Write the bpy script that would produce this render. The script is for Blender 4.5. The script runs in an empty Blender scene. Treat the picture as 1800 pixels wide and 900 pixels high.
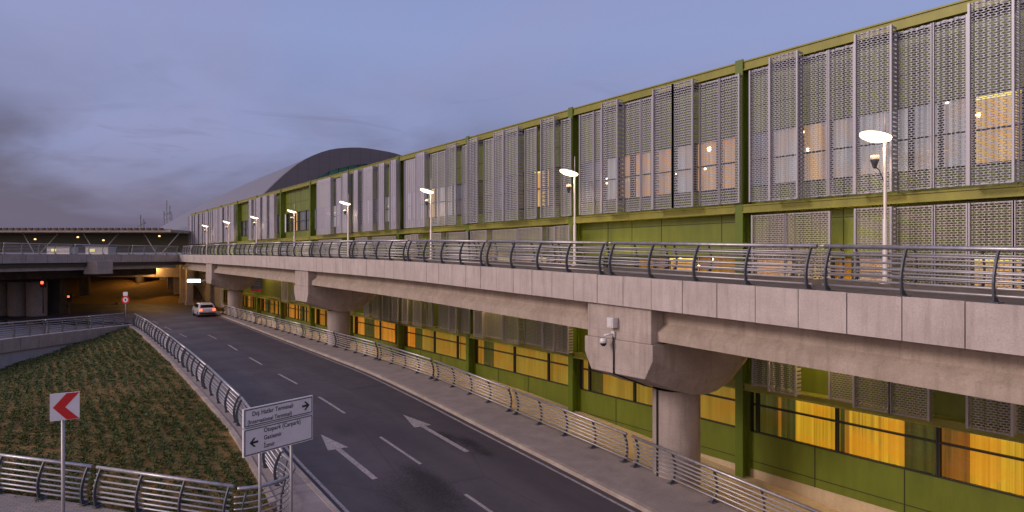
import bpy, math, random
from mathutils import Vector, Matrix
random.seed(7)
SC = bpy.context.scene
COL = SC.collection
# ------------------------------------------------------------------ camera
F, VPX = 1200.0, 70.0
CA = 1200 / math.hypot(1200, 830); SA = 830 / math.hypot(1200, 830)     # camera yaw off the facade line
cam = bpy.data.cameras.new('camera'); camo = bpy.data.objects.new('camera', cam); COL.objects.link(camo)
cam.sensor_width = 36; cam.lens = 36 * F / 1800; cam.clip_start = .1; cam.clip_end = 6000
camo.location = (0, 0, 0); camo.rotation_euler = (math.pi / 2, 0, -math.atan2(SA, CA))
SC.camera = camo
SC.view_settings.view_transform = 'Standard'; SC.view_settings.look = 'None'
SC.view_settings.exposure = 0.14; SC.view_settings.gamma = 1; SC.view_settings.use_curve_mapping = False
SC.cycles.max_bounces = 6; SC.cycles.transparent_max_bounces = 12
SC.cycles.sample_clamp_indirect = 4

# ------------------------------------------------------------------ node helper
class NT:
    def __init__(s, tree): s.t = tree; s.n = tree.nodes; s.l = tree.links
    def new(s, typ, **kw):
        n = s.n.new(typ)
        for k, v in kw.items():
            if k.startswith('i_'):
                key = k[2:].replace('_', ' ')
                n.inputs[int(key) if key.isdigit() else key].default_value = v
            else: setattr(n, k, v)
        return n
    def link(s, a, b): s.l.new(a, b)
    def math(s, op, a, b=None, clamp=False):
        n = s.n.new('ShaderNodeMath'); n.operation = op; n.use_clamp = clamp
        for i, v in enumerate((a, b)):
            if v is None: continue
            if isinstance(v, (int, float)): n.inputs[i].default_value = v
            else: s.l.new(v, n.inputs[i])
        return n.outputs[0]
    def ramp(s, fac, stops, interp='LINEAR'):
        n = s.n.new('ShaderNodeValToRGB'); cr = n.color_ramp; cr.interpolation = interp
        while len(cr.elements) < len(stops): cr.elements.new(.5)
        for e, (p, c) in zip(cr.elements, stops):
            e.position = p; e.color = (c[0], c[1], c[2], 1) if not isinstance(c, (int, float)) else (c, c, c, 1)
        s.l.new(fac, n.inputs[0]); return n.outputs[0]
    def mix(s, fac, a, b, blend='MIX'):
        n = s.n.new('ShaderNodeMix'); n.data_type = 'RGBA'; n.blend_type = blend
        for i, v in ((0, fac), (6, a), (7, b)):
            if isinstance(v, (int, float)): n.inputs[i].default_value = v
            elif isinstance(v, (tuple, list)): n.inputs[i].default_value = (v[0], v[1], v[2], 1)
            else: s.l.new(v, n.inputs[i])
        return n.outputs[2]
    def noise(s, vec, scale, detail=4, rough=.55, dist=0):
        n = s.n.new('ShaderNodeTexNoise'); n.inputs['Scale'].default_value = scale
        n.inputs['Detail'].default_value = detail; n.inputs['Roughness'].default_value = rough
        n.inputs['Distortion'].default_value = dist
        if vec is not None: s.l.new(vec, n.inputs['Vector'])
        return n.outputs['Fac']
    def mapping(s, vec, scale=(1, 1, 1), loc=(0, 0, 0), rot=(0, 0, 0)):
        n = s.n.new('ShaderNodeMapping'); n.inputs['Scale'].default_value = scale
        n.inputs['Location'].default_value = loc; n.inputs['Rotation'].default_value = rot
        s.l.new(vec, n.inputs['Vector']); return n.outputs[0]
    def sep(s, vec):
        n = s.n.new('ShaderNodeSeparateXYZ'); s.l.new(vec, n.inputs[0]); return n.outputs

# ------------------------------------------------------------------ world: dusk sky, glow behind the camera
SUN_DIR = Vector((-.86, .22, .42)).normalized()         # towards the after-glow
W = bpy.data.worlds.new('World'); SC.world = W; W.use_nodes = True
T = NT(W.node_tree); T.n.clear()
out = T.new('ShaderNodeOutputWorld'); bg = T.new('ShaderNodeBackground')
tc = T.new('ShaderNodeTexCoord'); dirv = tc.outputs['Generated']
x, y, z = T.sep(dirv)
base = T.ramp(z, [(0.0, (.125, .115, .195)), (.07, (.165, .165, .285)), (.15, (.228, .262, .47)), (.30, (.232, .290, .53)), (.7, (.17, .23, .48))])
# purple cloud banks, stretched along the horizon and denser low in the south
zz = T.math('ADD', z, .16)
cx = T.math('DIVIDE', x, zz); cy = T.math('DIVIDE', y, zz)
cmb = T.new('ShaderNodeCombineXYZ'); T.link(cx, cmb.inputs[0]); T.link(cy, cmb.inputs[1])
cl = T.noise(T.mapping(cmb.outputs[0], (1.0, .62, 1), (3.1, 1.7, 0), (0, 0, .5)), .95, 6, .52, .35)
low = T.ramp(z, [(0.0, .6), (.03, .8), (.08, 1), (.145, .95), (.20, .30), (.3, .05)])
leftw = T.ramp(T.math('ADD', T.math('MULTIPLY', T.math('SUBTRACT', T.math('MULTIPLY', x, CA), T.math('MULTIPLY', y, SA)), -1.0), .45), [(.0, .42), (.95, 1.0)])
mask = T.math('MULTIPLY', T.math('MULTIPLY', T.ramp(cl, [(.36, 0), (.54, 1)]), low), leftw)
c1 = T.mix(mask, base, (.098, .090, .158))
cl2 = T.noise(T.mapping(cmb.outputs[0], (.5, .3, 1), (7, 2, 0), (0, 0, .9)), 1.3, 5, .6, .6)
c2 = T.mix(T.math('MULTIPLY', T.ramp(cl2, [(.5, 0), (.72, 1)]), .38), c1, (.31, .265, .41))
wisp = T.noise(T.mapping(dirv, (3.2, 3.2, 17), (1, 4, 2)), 1.6, 6, .6, .8)
c2 = T.mix(T.math('MULTIPLY', T.math('MULTIPLY', T.ramp(wisp, [(.55, 0), (.68, 1)]), T.ramp(z, [(.04, 0), (.10, 1), (.2, .6), (.28, 0)])), .45), c2, (.135, .128, .225))
# after-glow on the side where the sun went down (behind the camera)
dot = T.new('ShaderNodeVectorMath', operation='DOT_PRODUCT'); T.link(dirv, dot.inputs[0]); dot.inputs[1].default_value = tuple(Vector((-.95, -.18, .12)).normalized())
glow = T.ramp(dot.outputs['Value'], [(.1, 0), (.75, .55), (1, 1)])
c3 = T.mix(glow, c2, (1.5, 1.12, 1.02))
sky = T.new('ShaderNodeTexSky', sky_type='NISHITA'); sky.sun_disc = False
sky.sun_elevation = math.radians(1.5); sky.sun_rotation = math.atan2(SUN_DIR.x, SUN_DIR.y)
c4 = T.mix(.025, c3, sky.outputs[0], 'ADD')
bg.inputs['Strength'].default_value = 1.0
T.link(c4, bg.inputs[0]); T.link(bg.outputs[0], out.inputs[0])
# ------------------------------------------------------------------ sun (low and very soft: dusk)
sl = bpy.data.lights.new('sun', 'SUN'); sl.energy = 1.5; sl.angle = math.radians(14); sl.color = (1, .85, .75)
so = bpy.data.objects.new('sun', sl); COL.objects.link(so); so.rotation_euler = (-SUN_DIR).to_track_quat('-Z', 'Y').to_euler(); so.location = SUN_DIR * 60

# ------------------------------------------------------------------ materials
def principled(name, color, rough=.6, metal=0.0, var=None, scale=3, bump=0, bscale=20, spec=.5, emit=None, estr=0, coord='Object', stretch=(1, 1, 1)):
    m = bpy.data.materials.new(name); m.use_nodes = True; t = NT(m.node_tree)
    b = t.n['Principled BSDF']; b.inputs['Roughness'].default_value = rough; b.inputs['Metallic'].default_value = metal
    b.inputs['Base Color'].default_value = (*color, 1); b.inputs['Specular IOR Level'].default_value = spec
    g = t.new('ShaderNodeNewGeometry').outputs['Position']
    if var:
        n = t.noise(t.mapping(g, stretch), scale, 6, .62)
        t.link(t.mix(t.ramp(n, [(.3, 0), (.7, 1)]), color, var), b.inputs['Base Color'])
    if bump:
        nn = t.noise(g, bscale, 4); bp = t.new('ShaderNodeBump', i_Strength=bump, i_Distance=.02)
        t.link(nn, bp.inputs['Height']); t.link(bp.outputs[0], b.inputs['Normal'])
    if emit: b.inputs['Emission Color'].default_value = (*emit, 1); b.inputs['Emission Strength'].default_value = estr
    return m
def emission(name, color, strength):
    m = bpy.data.materials.new(name); m.use_nodes = True; t = NT(m.node_tree); t.n.clear()
    o = t.new('ShaderNodeOutputMaterial'); e = t.new('ShaderNodeEmission', i_Strength=strength); e.inputs[0].default_value = (*color, 1)
    t.link(e.outputs[0], o.inputs[0]); return m

def concrete(name, a, b, streak=.5, form=False):
    m = bpy.data.materials.new(name); m.use_nodes = True; t = NT(m.node_tree); p = t.n['Principled BSDF']
    p.inputs['Roughness'].default_value = .85; p.inputs['Specular IOR Level'].default_value = .3
    g = t.new('ShaderNodeNewGeometry').outputs['Position']
    n1 = t.noise(g, 1.1, 7, .65, .2); c = t.mix(t.ramp(n1, [(.3, 0), (.7, 1)]), a, b)
    st = t.noise(t.mapping(g, (5, 5, .45)), 1.0, 5, .6)               # vertical run-off streaks
    c = t.mix(t.math('MULTIPLY', t.ramp(st, [(.5, 0), (.75, 1)]), streak), c, (a[0] * .5, a[1] * .46, a[2] * .44))
    fine = t.noise(g, 26, 4, .7); c = t.mix(.35, c, t.ramp(fine, [(.3, (.25, .25, .25)), (.7, (.62, .62, .62))]), 'OVERLAY')
    pits = t.noise(g, 9, 2, .5); c = t.mix(t.ramp(pits, [(.70, 0), (.76, .5)]), c, (a[0] * .45, a[1] * .42, a[2] * .4))
    if form:
        w = t.sep(g); band = t.math('PINGPONG', w[2], .6)
        c = t.mix(t.ramp(band, [(.0, .35), (.02, 0)]), c, (a[0] * .55, a[1] * .5, a[2] * .5))
    t.link(c, p.inputs['Base Color'])
    bp = t.new('ShaderNodeBump', i_Strength=.35, i_Distance=.01); t.link(fine, bp.inputs['Height']); t.link(bp.outputs[0], p.inputs['Normal'])
    return m
M = {}
M['parapet'] = concrete('parapet concrete', (.47, .41, .40), (.36, .31, .305), .55)
M['conc'] = concrete('cast concrete', (.43, .365, .34), (.31, .26, .24), .6, True)
M['girder'] = concrete('girder concrete', (.41, .335, .29), (.28, .225, .19), .6)
M['column'] = concrete('column concrete', (.36, .30, .28), (.27, .225, .215), .45)
M['dark_conc'] = concrete('dark concrete', (.12, .10, .09), (.07, .06, .055), .6)  # much darker concrete for decks, inner girders and underpass parts
M['wall_conc'] = concrete('painted wall concrete', (.42, .40, .42), (.34, .32, .34), .3)
M['kerb'] = concrete('kerb stone', (.40, .34, .30), (.24, .19, .17), .2)
M['side'] = concrete('pavement concrete', (.30, .255, .25), (.20, .17, .17), 0)
M['tan'] = concrete('tan base', (.56, .44, .29), (.46, .35, .23), .25)
M['galv'] = principled('galvanised tube', (.46, .44, .46), .42, .75, (.26, .25, .28), 6)
M['bar'] = principled('galvanised thin bar', (.42, .40, .42), .42, .55, (.32, .31, .34), 6)
M['post'] = principled('blue grey post paint', (.065, .075, .10), .5, .3, (.10, .105, .13), 9)
M['green'] = principled('olive cladding', (.128, .158, .015), .42, .05, (.088, .115, .010), 1.6, stretch=(1, 1.4, .3))
M['green_dark'] = principled('deep green cladding', (.07, .10, .014), .42, .1, (.055, .083, .012), .5)
M['beam'] = principled('yellow green steel', (.225, .215, .030), .45, .1, (.165, .160, .022), 2.5, stretch=(1, 1, .4))
M['colgreen'] = principled('green column steel', (.095, .14, .010), .42, .1, (.08, .12, .010), 1)
M['seam'] = principled('dark frame', (.012, .012, .008), .5)
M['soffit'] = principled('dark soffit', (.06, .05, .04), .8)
M['white_metal'] = principled('white painted metal', (.62, .60, .62), .45, .1, (.5, .48, .5), 4)
M['sign_white'] = principled('sign white', (.66, .65, .70), .5, 0, (.58, .57, .62), 3)
M['sign_back'] = principled('sign back grey', (.22, .22, .24), .5, .6)
M['black'] = principled('black lettering', (.015, .015, .018), .6)
M['red'] = principled('sign red', (.50, .012, .012), .5)
M['pole'] = principled('painted pole', (.33, .32, .34), .45, .5, (.26, .25, .27), 5)
M['lamp_pole'] = principled('white lamp pole', (.55, .50, .50), .45, .2)
M['paint'] = None
M['roof_top'] = principled('standing seam roof', (.17, .16, .18), .5, .3, (.14, .13, .15), .4)
M['fascia'] = None
M['lamp'] = emission('lamp glass', (1.0, .74, .42), 7)
M['lamp_w'] = emission('strip light', (.85, .95, 1.0), 9)
M['warm_dim'] = emission('dim warm light', (1.0, .6, .25), 2.2)
M['strip'] = emission('yellow top edge glow', (1.0, .82, .22), 1.3)  # glow colour of the bars added along window tops
M['warm_small'] = emission('small warm light', (1.0, .62, .25), 5)
M['warm_glint'] = emission('warm bulb', (1.0, .66, .30), 14)  # glow painted as lamp glints in the window glass
M['red_light'] = emission('red signal', (1.0, .05, .02), 7)
M['rubber'] = principled('tyre rubber', (.015, .015, .015), .9)
M['car_white'] = principled('white car paint', (.62, .60, .60), .25, .1)
M['car_glass'] = principled('car glass', (.01, .01, .012), .08)

def sheet_material(name, col, cellu=.135, cellv=.078, open_=.40):
    """expanded metal: staggered elongated holes cut by a transparent mix, laid out in metres on the sheet"""
    m = bpy.data.materials.new(name); m.use_nodes = True; t = NT(m.node_tree); p = t.n['Principled BSDF']
    o = [n for n in t.n if n.type == 'OUTPUT_MATERIAL'][0]
    p.inputs['Roughness'].default_value = .45; p.inputs['Metallic'].default_value = .35
    g = t.new('ShaderNodeNewGeometry').outputs['Position']; X, Y, Z = t.sep(g)
    n = t.noise(t.mapping(g, (1, 1, .35)), .7, 3); t.link(t.mix(n, col, (col[0] * .72, col[1] * .72, col[2] * .74)), p.inputs['Base Color'])
    v = t.math('DIVIDE', Z, cellv); row = t.math('FLOOR', v)
    u = t.math('ADD', t.math('DIVIDE', Y, cellu), t.math('MULTIPLY', t.math('MODULO', t.math('ABSOLUTE', row), 2), .5))
    fu = t.math('SUBTRACT', t.math('FRACT', u), .5); fv = t.math('SUBTRACT', t.math('FRACT', v), .5)
    e = t.math('ADD', t.math('POWER', t.math('ABSOLUTE', t.math('MULTIPLY', fu, 2.12)), 2.4), t.math('POWER', t.math('ABSOLUTE', t.math('MULTIPLY', fv, 2.65)), 2.4))
    hole = t.math('LESS_THAN', e, open_ * 2.2)
    tr = t.new('ShaderNodeBsdfTransparent'); mx = t.new('ShaderNodeMixShader')
    t.link(hole, mx.inputs[0]); t.link(p.outputs[0], mx.inputs[1]); t.link(tr.outputs[0], mx.inputs[2]); t.link(mx.outputs[0], o.inputs[0])
    return m
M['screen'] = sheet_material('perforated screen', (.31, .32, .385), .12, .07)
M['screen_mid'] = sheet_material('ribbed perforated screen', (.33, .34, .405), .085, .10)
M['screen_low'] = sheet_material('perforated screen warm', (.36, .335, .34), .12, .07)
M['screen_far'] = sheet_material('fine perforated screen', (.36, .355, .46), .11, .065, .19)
M['screen_edge'] = principled('screen frame', (.32, .31, .37), .45, .4)

def curtain_material(name, bright, dim, strength, sc=2.2):
    m = bpy.data.materials.new(name); m.use_nodes = True; t = NT(m.node_tree); p = t.n['Principled BSDF']
    g = t.new('ShaderNodeNewGeometry').outputs['Position']
    n1 = t.noise(t.mapping(g, (1, sc * 5.0, .07)), 1.0, 5, .6, 0)  # vertical stripes paint the fold shading into the glow
    n2 = t.noise(g, .9, 2)
    c = t.mix(t.ramp(n1, [(.33, 1), (.62, 0)]), bright, dim)
    c = t.mix(t.ramp(n2, [(.45, 0), (.62, .6)]), c, (bright[0], bright[1] * .62, bright[2] * .4))
    p.inputs['Base Color'].default_value = (bright[0] * .4, bright[1] * .4, bright[2] * .4, 1); p.inputs['Roughness'].default_value = .8
    t.link(c, p.inputs['Emission Color']); p.inputs['Emission Strength'].default_value = strength
    return m
M['cur_gold'] = curtain_material('lit gold curtain', (.72, .41, .025), (.24, .125, .008), .78)
M['cur_yellow'] = curtain_material('lit yellow blind', (.36, .225, .028), (.20, .12, .014), .72, .5)
M['cur_orange'] = curtain_material('lit amber room', (.40, .19, .018), (.12, .06, .006), .75)
M['cur_dim'] = curtain_material('dim olive curtain', (.060, .058, .010), (.022, .020, .005), 1.0)
M['cur_shop'] = curtain_material('busy lit shop', (.70, .28, .025), (.04, .022, .005), .85, 2.6)
M['cur_amberdark'] = curtain_material('shaded amber curtain', (.24, .10, .012), (.07, .035, .006), .9, 1.4)
M['cur_hall'] = curtain_material('lit hall', (.80, .52, .20), (.36, .20, .07), .8, .8)
M['cur_pink'] = curtain_material('lit lounge', (.62, .38, .22), (.22, .13, .10), .9, 1.0)
M['cur_reflect'] = curtain_material('painted cloud reflection', (.46, .44, .50), (.17, .165, .20), .8, 1.0)  # pale glow painted as bright clouds reflected in the upper panes
M['cur_reflect_dim'] = curtain_material('painted dim sky reflection', (.12, .12, .17), (.05, .05, .07), .8, .8)  # faint bluish glow painted as sky reflected in dark panes
def glass_material():
    m = bpy.data.materials.new('window glass'); m.use_nodes = True; t = NT(m.node_tree); t.n.clear()
    o = t.new('ShaderNodeOutputMaterial'); tr = t.new('ShaderNodeBsdfTransparent'); gl = t.new('ShaderNodeBsdfGlossy', i_Roughness=.02)
    tr.inputs[0].default_value = (.86, .88, .80, 1); fr = t.new('ShaderNodeFresnel', i_IOR=1.5); mx = t.new('ShaderNodeMixShader')
    t.link(fr.outputs[0], mx.inputs[0]); t.link(tr.outputs[0], mx.inputs[1]); t.link(gl.outputs[0], mx.inputs[2]); t.link(mx.outputs[0], o.inputs[0]); return m
M['glass'] = glass_material()

def asphalt():
    m = bpy.data.materials.new('asphalt'); m.use_nodes = True; t = NT(m.node_tree); p = t.n['Principled BSDF']
    p.inputs['Specular IOR Level'].default_value = .35
    g = t.new('ShaderNodeNewGeometry').outputs['Position']
    n1 = t.noise(t.mapping(g, (1, .12, 1)), .9, 5, .6); c = t.mix(t.ramp(n1, [(.3, 0), (.7, 1)]), (.052, .044, .055), (.074, .062, .072))
    n3 = t.noise(g, .35, 4, .6); c = t.mix(t.ramp(n3, [(.4, 0), (.62, .5)]), c, (.044, .038, .047))
    fine = t.noise(g, 55, 3, .8); c = t.mix(.6, c, t.ramp(fine, [(.3, (.22, .22, .22)), (.7, (.78, .78, .78))]), 'OVERLAY')
    X, Y, Z = t.sep(g)
    def spot(cx, cy, rx, ry, k, sc):
        dx = t.math('DIVIDE', t.math('SUBTRACT', X, cx), rx); dy = t.math('DIVIDE', t.math('SUBTRACT', Y, cy), ry)
        r = t.math('SUBTRACT', 1.0, t.math('ADD', t.math('MULTIPLY', dx, dx), t.math('MULTIPLY', dy, dy)))
        nn = t.noise(g, sc * 2.2, 6, .85)
        n2_ = t.noise(g, 24, 4, .7); sp = t.math('ADD', t.math('MULTIPLY', t.math('SUBTRACT', nn, .5), 1.5), t.math('MULTIPLY', t.math('SUBTRACT', n2_, .5), 1.6))
        return t.math('MULTIPLY', t.ramp(t.math('ADD', t.math('SUBTRACT', t.math('MULTIPLY', t.math('MAXIMUM', r, -1.0), .42), .15), sp), [(.0, 0), (.14, 1)]), t.math('MULTIPLY', t.math('GREATER_THAN', r, -.9), k))
    for a in ((9.5, 18.6, 1.2, 2.6, .95, 5), (10.35, 19.6, .6, 2.4, .95, 6), (13.05, 23.4, .42, .9, .95, 3), (13.45, 22.3, .42, 1.0, .95, 3), (13.4, 21.2, .34, .7, .9, 3), (8.0, 16.5, 1.2, 2.2, .6, 5), (12.9, 26.2, .2, .8, .5, 4), (9.9, 26.0, .5, 1.0, .4, 5)):
        c = t.mix(spot(*a), c, (.018, .014, .016))
    # hairline cracks and filled joints
    vo = t.new('ShaderNodeTexVoronoi', feature='DISTANCE_TO_EDGE', i_Scale=.32); t.link(t.mapping(g, (1, .45, 1)), vo.inputs['Vector'])
    wob = t.math('ADD', vo.outputs['Distance'], t.math('MULTIPLY', t.noise(g, 3, 4), .02)); c = t.mix(t.ramp(wob, [(.012, .55), (.019, 0)]), c, (.03, .026, .03))
    # lighter worn wheel tracks
    for xx in (9.2, 12.4):
        d = t.math('ABSOLUTE', t.math('SUBTRACT', X, xx)); nn = t.noise(t.mapping(g, (2, .2, 1)), 1.5, 4)
        c = t.mix(t.math('MULTIPLY', t.ramp(d, [(.0, .30), (.7, 0)]), nn), c, (.13, .11, .12))
    t.link(c, p.inputs['Base Color']); t.link(t.ramp(n3, [(.3, .62), (.7, .85)]), p.inputs['Roughness'])
    bp = t.new('ShaderNodeBump', i_Strength=.5, i_Distance=.008); t.link(fine, bp.inputs['Height']); t.link(bp.outputs[0], p.inputs['Normal'])
    return m
M['asphalt'] = asphalt()
def worn_paint(name, col):
    m = bpy.data.materials.new(name); m.use_nodes = True; t = NT(m.node_tree); p = t.n['Principled BSDF']; p.inputs['Roughness'].default_value = .7
    g = t.new('ShaderNodeNewGeometry').outputs['Position']
    n = t.noise(g, 14, 5, .75); c = t.mix(t.ramp(n, [(.46, 0), (.62, .85)]), col, (.085, .075, .08))
    n2 = t.noise(g, 1.2, 3); t.link(t.mix(t.ramp(n2, [(.3, 0), (.7, .35)]), c, (.16, .14, .14)), p.inputs['Base Color']); return m
M['paint'] = worn_paint('road paint', (.36, .32, .325))
M['paint_y'] = worn_paint('yellow road paint', (.36, .30, .03))
def soil():
    m = bpy.data.materials.new('planting soil'); m.use_nodes = True; t = NT(m.node_tree); p = t.n['Principled BSDF']; p.inputs['Roughness'].default_value = .95
    g = t.new('ShaderNodeNewGeometry').outputs['Position']
    n = t.noise(g, 1.6, 6, .7); c = t.mix(t.ramp(n, [(.35, 0), (.7, 1)]), (.15, .080, .016), (.23, .125, .028))
    n2 = t.noise(g, 7, 4, .7); c = t.mix(t.ramp(n2, [(.48, 0), (.64, .7)]), c, (.035, .045, .008))
    t.link(c, p.inputs['Base Color']); bp = t.new('ShaderNodeBump', i_Strength=.8, i_Distance=.05); t.link(n2, bp.inputs['Height']); t.link(bp.outputs[0], p.inputs['Normal']); return m
M['soil'] = soil()
def leaf(name, a, b):
    m = bpy.data.materials.new(name); m.use_nodes = True; t = NT(m.node_tree); p = t.n['Principled BSDF']; p.inputs['Roughness'].default_value = .7
    oi = t.new('ShaderNodeNewGeometry'); n = t.noise(oi.outputs['Position'], 2.4, 3, .7)
    c = t.mix(oi.outputs['Random Per Island'], a, b); c = t.mix(t.ramp(n, [(.4, 0), (.7, .6)]), c, (.13, .105, .02))
    t.link(c, p.inputs['Base Color']); return m
M['leaf'] = leaf('ground cover leaf', (.012, .042, .003), (.055, .085, .006))
def paving():
    m = bpy.data.materials.new('block paving'); m.use_nodes = True; t = NT(m.node_tree); p = t.n['Principled BSDF']; p.inputs['Roughness'].default_value = .8
    g = t.new('ShaderNodeNewGeometry').outputs['Position']
    br = t.new('ShaderNodeTexBrick', i_Scale=2.2); br.inputs['Color1'].default_value = (.27, .215, .19, 1); br.inputs['Color2'].default_value = (.20, .18, .19, 1)
    br.inputs['Mortar'].default_value = (.10, .09, .09, 1); br.inputs['Mortar Size'].default_value = .02
    t.link(t.mapping(g, (1, 1, 1), (0, 0, 0), (0, 0, .3)), br.inputs['Vector'])
    n = t.noise(g, 2, 5); t.link(t.mix(t.ramp(n, [(.35, 0), (.7, .5)]), br.outputs[0], (.13, .12, .13)), p.inputs['Base Color']); return m
M['paving'] = paving()
def seamed(name, a, ax, step):
    m = bpy.data.materials.new(name); m.use_nodes = True; t = NT(m.node_tree); p = t.n['Principled BSDF']; p.inputs['Roughness'].default_value = .5; p.inputs['Metallic'].default_value = .3
    g = t.new('ShaderNodeNewGeometry').outputs['Position']; v = t.sep(g)
    l = t.math('PINGPONG', v[ax], step); n = t.noise(g, .25, 3)
    c = t.mix(n, a, (a[0] * .8, a[1] * .8, a[2] * .8)); c = t.mix(t.ramp(l, [(.0, .6), (.12, 0)]), c, (a[0] * .5, a[1] * .5, a[2] * .5))
    l2 = t.math('PINGPONG', v[2], .7); c = t.mix(t.ramp(l2, [(.0, .35), (.1, 0)]), c, (a[0] * .6, a[1] * .6, a[2] * .6))
    t.link(c, p.inputs['Base Color']); return m
M['fascia'] = seamed('fascia panels', (.15, .138, .152), 0, 1.1)
M['shell'] = seamed('roof shell panels', (.19, .18, .21), 1, 3.0)
M['shell_glass'] = principled('flank glazing', (.11, .125, .155), .4, .2, (.08, .09, .12), .3)

# ------------------------------------------------------------------ mesh builder
class MB:
    def __init__(s): s.v = []; s.f = []; s.smooth = []
    def add(s, vs, fs, smooth=False):
        o = len(s.v); s.v += [tuple(p) for p in vs]; s.f += [tuple(i + o for i in f) for f in fs]; s.smooth += [smooth] * len(fs); return s
    def box(s, x0, x1, y0, y1, z0, z1):
        return s.add([(x0, y0, z0), (x1, y0, z0), (x1, y1, z0), (x0, y1, z0), (x0, y0, z1), (x1, y0, z1), (x1, y1, z1), (x0, y1, z1)],
                     [(0, 3, 2, 1), (4, 5, 6, 7), (0, 1, 5, 4), (1, 2, 6, 5), (2, 3, 7, 6), (3, 0, 4, 7)])
    def obox(s, c, ax, ay, az):            # oriented box: centre + half vectors
        c, ax, ay, az = map(Vector, (c, ax, ay, az)); vs = []
        for k in (-1, 1):
            for (i, j) in ((-1, -1), (1, -1), (1, 1), (-1, 1)): vs.append(c + ax * i + ay * j + az * k)
        return s.add(vs, [(0, 3, 2, 1), (4, 5, 6, 7), (0, 1, 5, 4), (1, 2, 6, 5), (2, 3, 7, 6), (3, 0, 4, 7)])
    def tube(s, pts, r, n=8, caps=True):
        pts = [Vector(p) for p in pts]; rs = r if isinstance(r, (list, tuple)) else [r] * len(pts); vs = []; fs = []
        for i, p in enumerate(pts):
            t = (pts[min(i + 1, len(pts) - 1)] - pts[max(i - 1, 0)]).normalized()
            up = Vector((0, 0, 1)) if abs(t.z) < .9 else Vector((1, 0, 0)); a = t.cross(up).normalized(); b = a.cross(t)
            for k in range(n):
                th = 2 * math.pi * k / n; vs.append(p + (a * math.cos(th) + b * math.sin(th)) * rs[i])
        for i in range(len(pts) - 1):
            for k in range(n): fs.append((i * n + k, i * n + (k + 1) % n, (i + 1) * n + (k + 1) % n, (i + 1) * n + k))
        s.add(vs, fs, True)
        if caps:
            o = len(s.v) - len(vs); s.f.append(tuple(o + k for k in range(n))[::-1]); s.f.append(tuple(o + (len(pts) - 1) * n + k for k in range(n))); s.smooth += [False, False]
        return s
    def lathe(s, c, prof, n=24, tilt=None):
        c = Vector(c); vs = []; fs = []
        for (r, z) in prof:
            for k in range(n):
                th = 2 * math.pi * k / n; q = Vector((r * math.cos(th), r * math.sin(th), z)); vs.append(c + (tilt @ q if tilt else q))
        for i in range(len(prof) - 1):
            for k in range(n): fs.append((i * n + k, i * n + (k + 1) % n, (i + 1) * n + (k + 1) % n, (i + 1) * n + k))
        return s.add(vs, fs, True)
    def loft(s, secs, closed=True, caps=True, smooth=False):   # list of equal-length point rings
        n = len(secs[0]); vs = [p for r in secs for p in r]; fs = []
        for i in range(len(secs) - 1):
            for k in range(n if closed else n - 1): fs.append((i * n + k, i * n + (k + 1) % n, (i + 1) * n + (k + 1) % n, (i + 1) * n + k))
        if caps and closed: fs += [tuple(range(n))[::-1], tuple((len(secs) - 1) * n + k for k in range(n))]
        return s.add(vs, fs, smooth)
    def grid(s, rows, smooth=True):
        return s.loft(rows, closed=False, caps=False, smooth=smooth)
    def poly(s, pts, z0, z1):
        n = len(pts); vs = [(p[0], p[1], z0) for p in pts] + [(p[0], p[1], z1) for p in pts]
        return s.add(vs, [tuple(range(n))[::-1], tuple(range(n, 2 * n))] + [(k, (k + 1) % n, n + (k + 1) % n, n + k) for k in range(n)])
    def build(s, name, mat, parent=None, bevel=0, local=False):
        me = bpy.data.meshes.new(name); off = Vector((0, 0, 0)); o = bpy.data.objects.new(name, me)
        if parent is not None:
            r = parent
            while r.parent: r = r.parent
            if not local: off = r.location.copy()
            o.parent = parent
        elif s.v:
            xs = [v[0] for v in s.v]; ys = [v[1] for v in s.v]; zs = [v[2] for v in s.v]
            if not local: off = Vector(((min(xs) + max(xs)) / 2, (min(ys) + max(ys)) / 2, min(zs))); o.location = off
        me.from_pydata([(v[0] - off.x, v[1] - off.y, v[2] - off.z) for v in s.v], [], s.f)
        me.polygons.foreach_set('use_smooth', s.smooth); me.update()
        if mat: me.materials.append(M[mat] if isinstance(mat, str) else mat)
        COL.objects.link(o)
        if bevel:
            b = o.modifiers.new('bevel', 'BEVEL'); b.width = bevel; b.segments = 2; b.limit_method = 'ANGLE'
        return o
def tag(o, label=None, cat=None, group=None, kind=None):
    if label: o['label'] = label
    if cat: o['category'] = cat
    if group: o['group'] = group
    if kind: o['kind'] = kind
    return o
def thing(name, loc, label, cat, group=None):
    o = bpy.data.objects.new(name, None); o.empty_display_size = .3; COL.objects.link(o); o.location = loc
    return tag(o, label, cat, group)
def struct(o, label=None): return tag(o, label, kind='structure')
def copy_tree(o, parent=None):
    c = o.copy(); COL.objects.link(c)
    if parent is not None: c.parent = parent
    for ch in list(o.children): copy_tree(ch, c)
    return c
def interp(t, xs, ys):
    if t <= xs[0]: return ys[0]
    for i in range(len(xs) - 1):
        if t <= xs[i + 1]:
            u = (t - xs[i]) / (xs[i + 1] - xs[i]); return ys[i] + (ys[i + 1] - ys[i]) * u
    return ys[-1]
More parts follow.
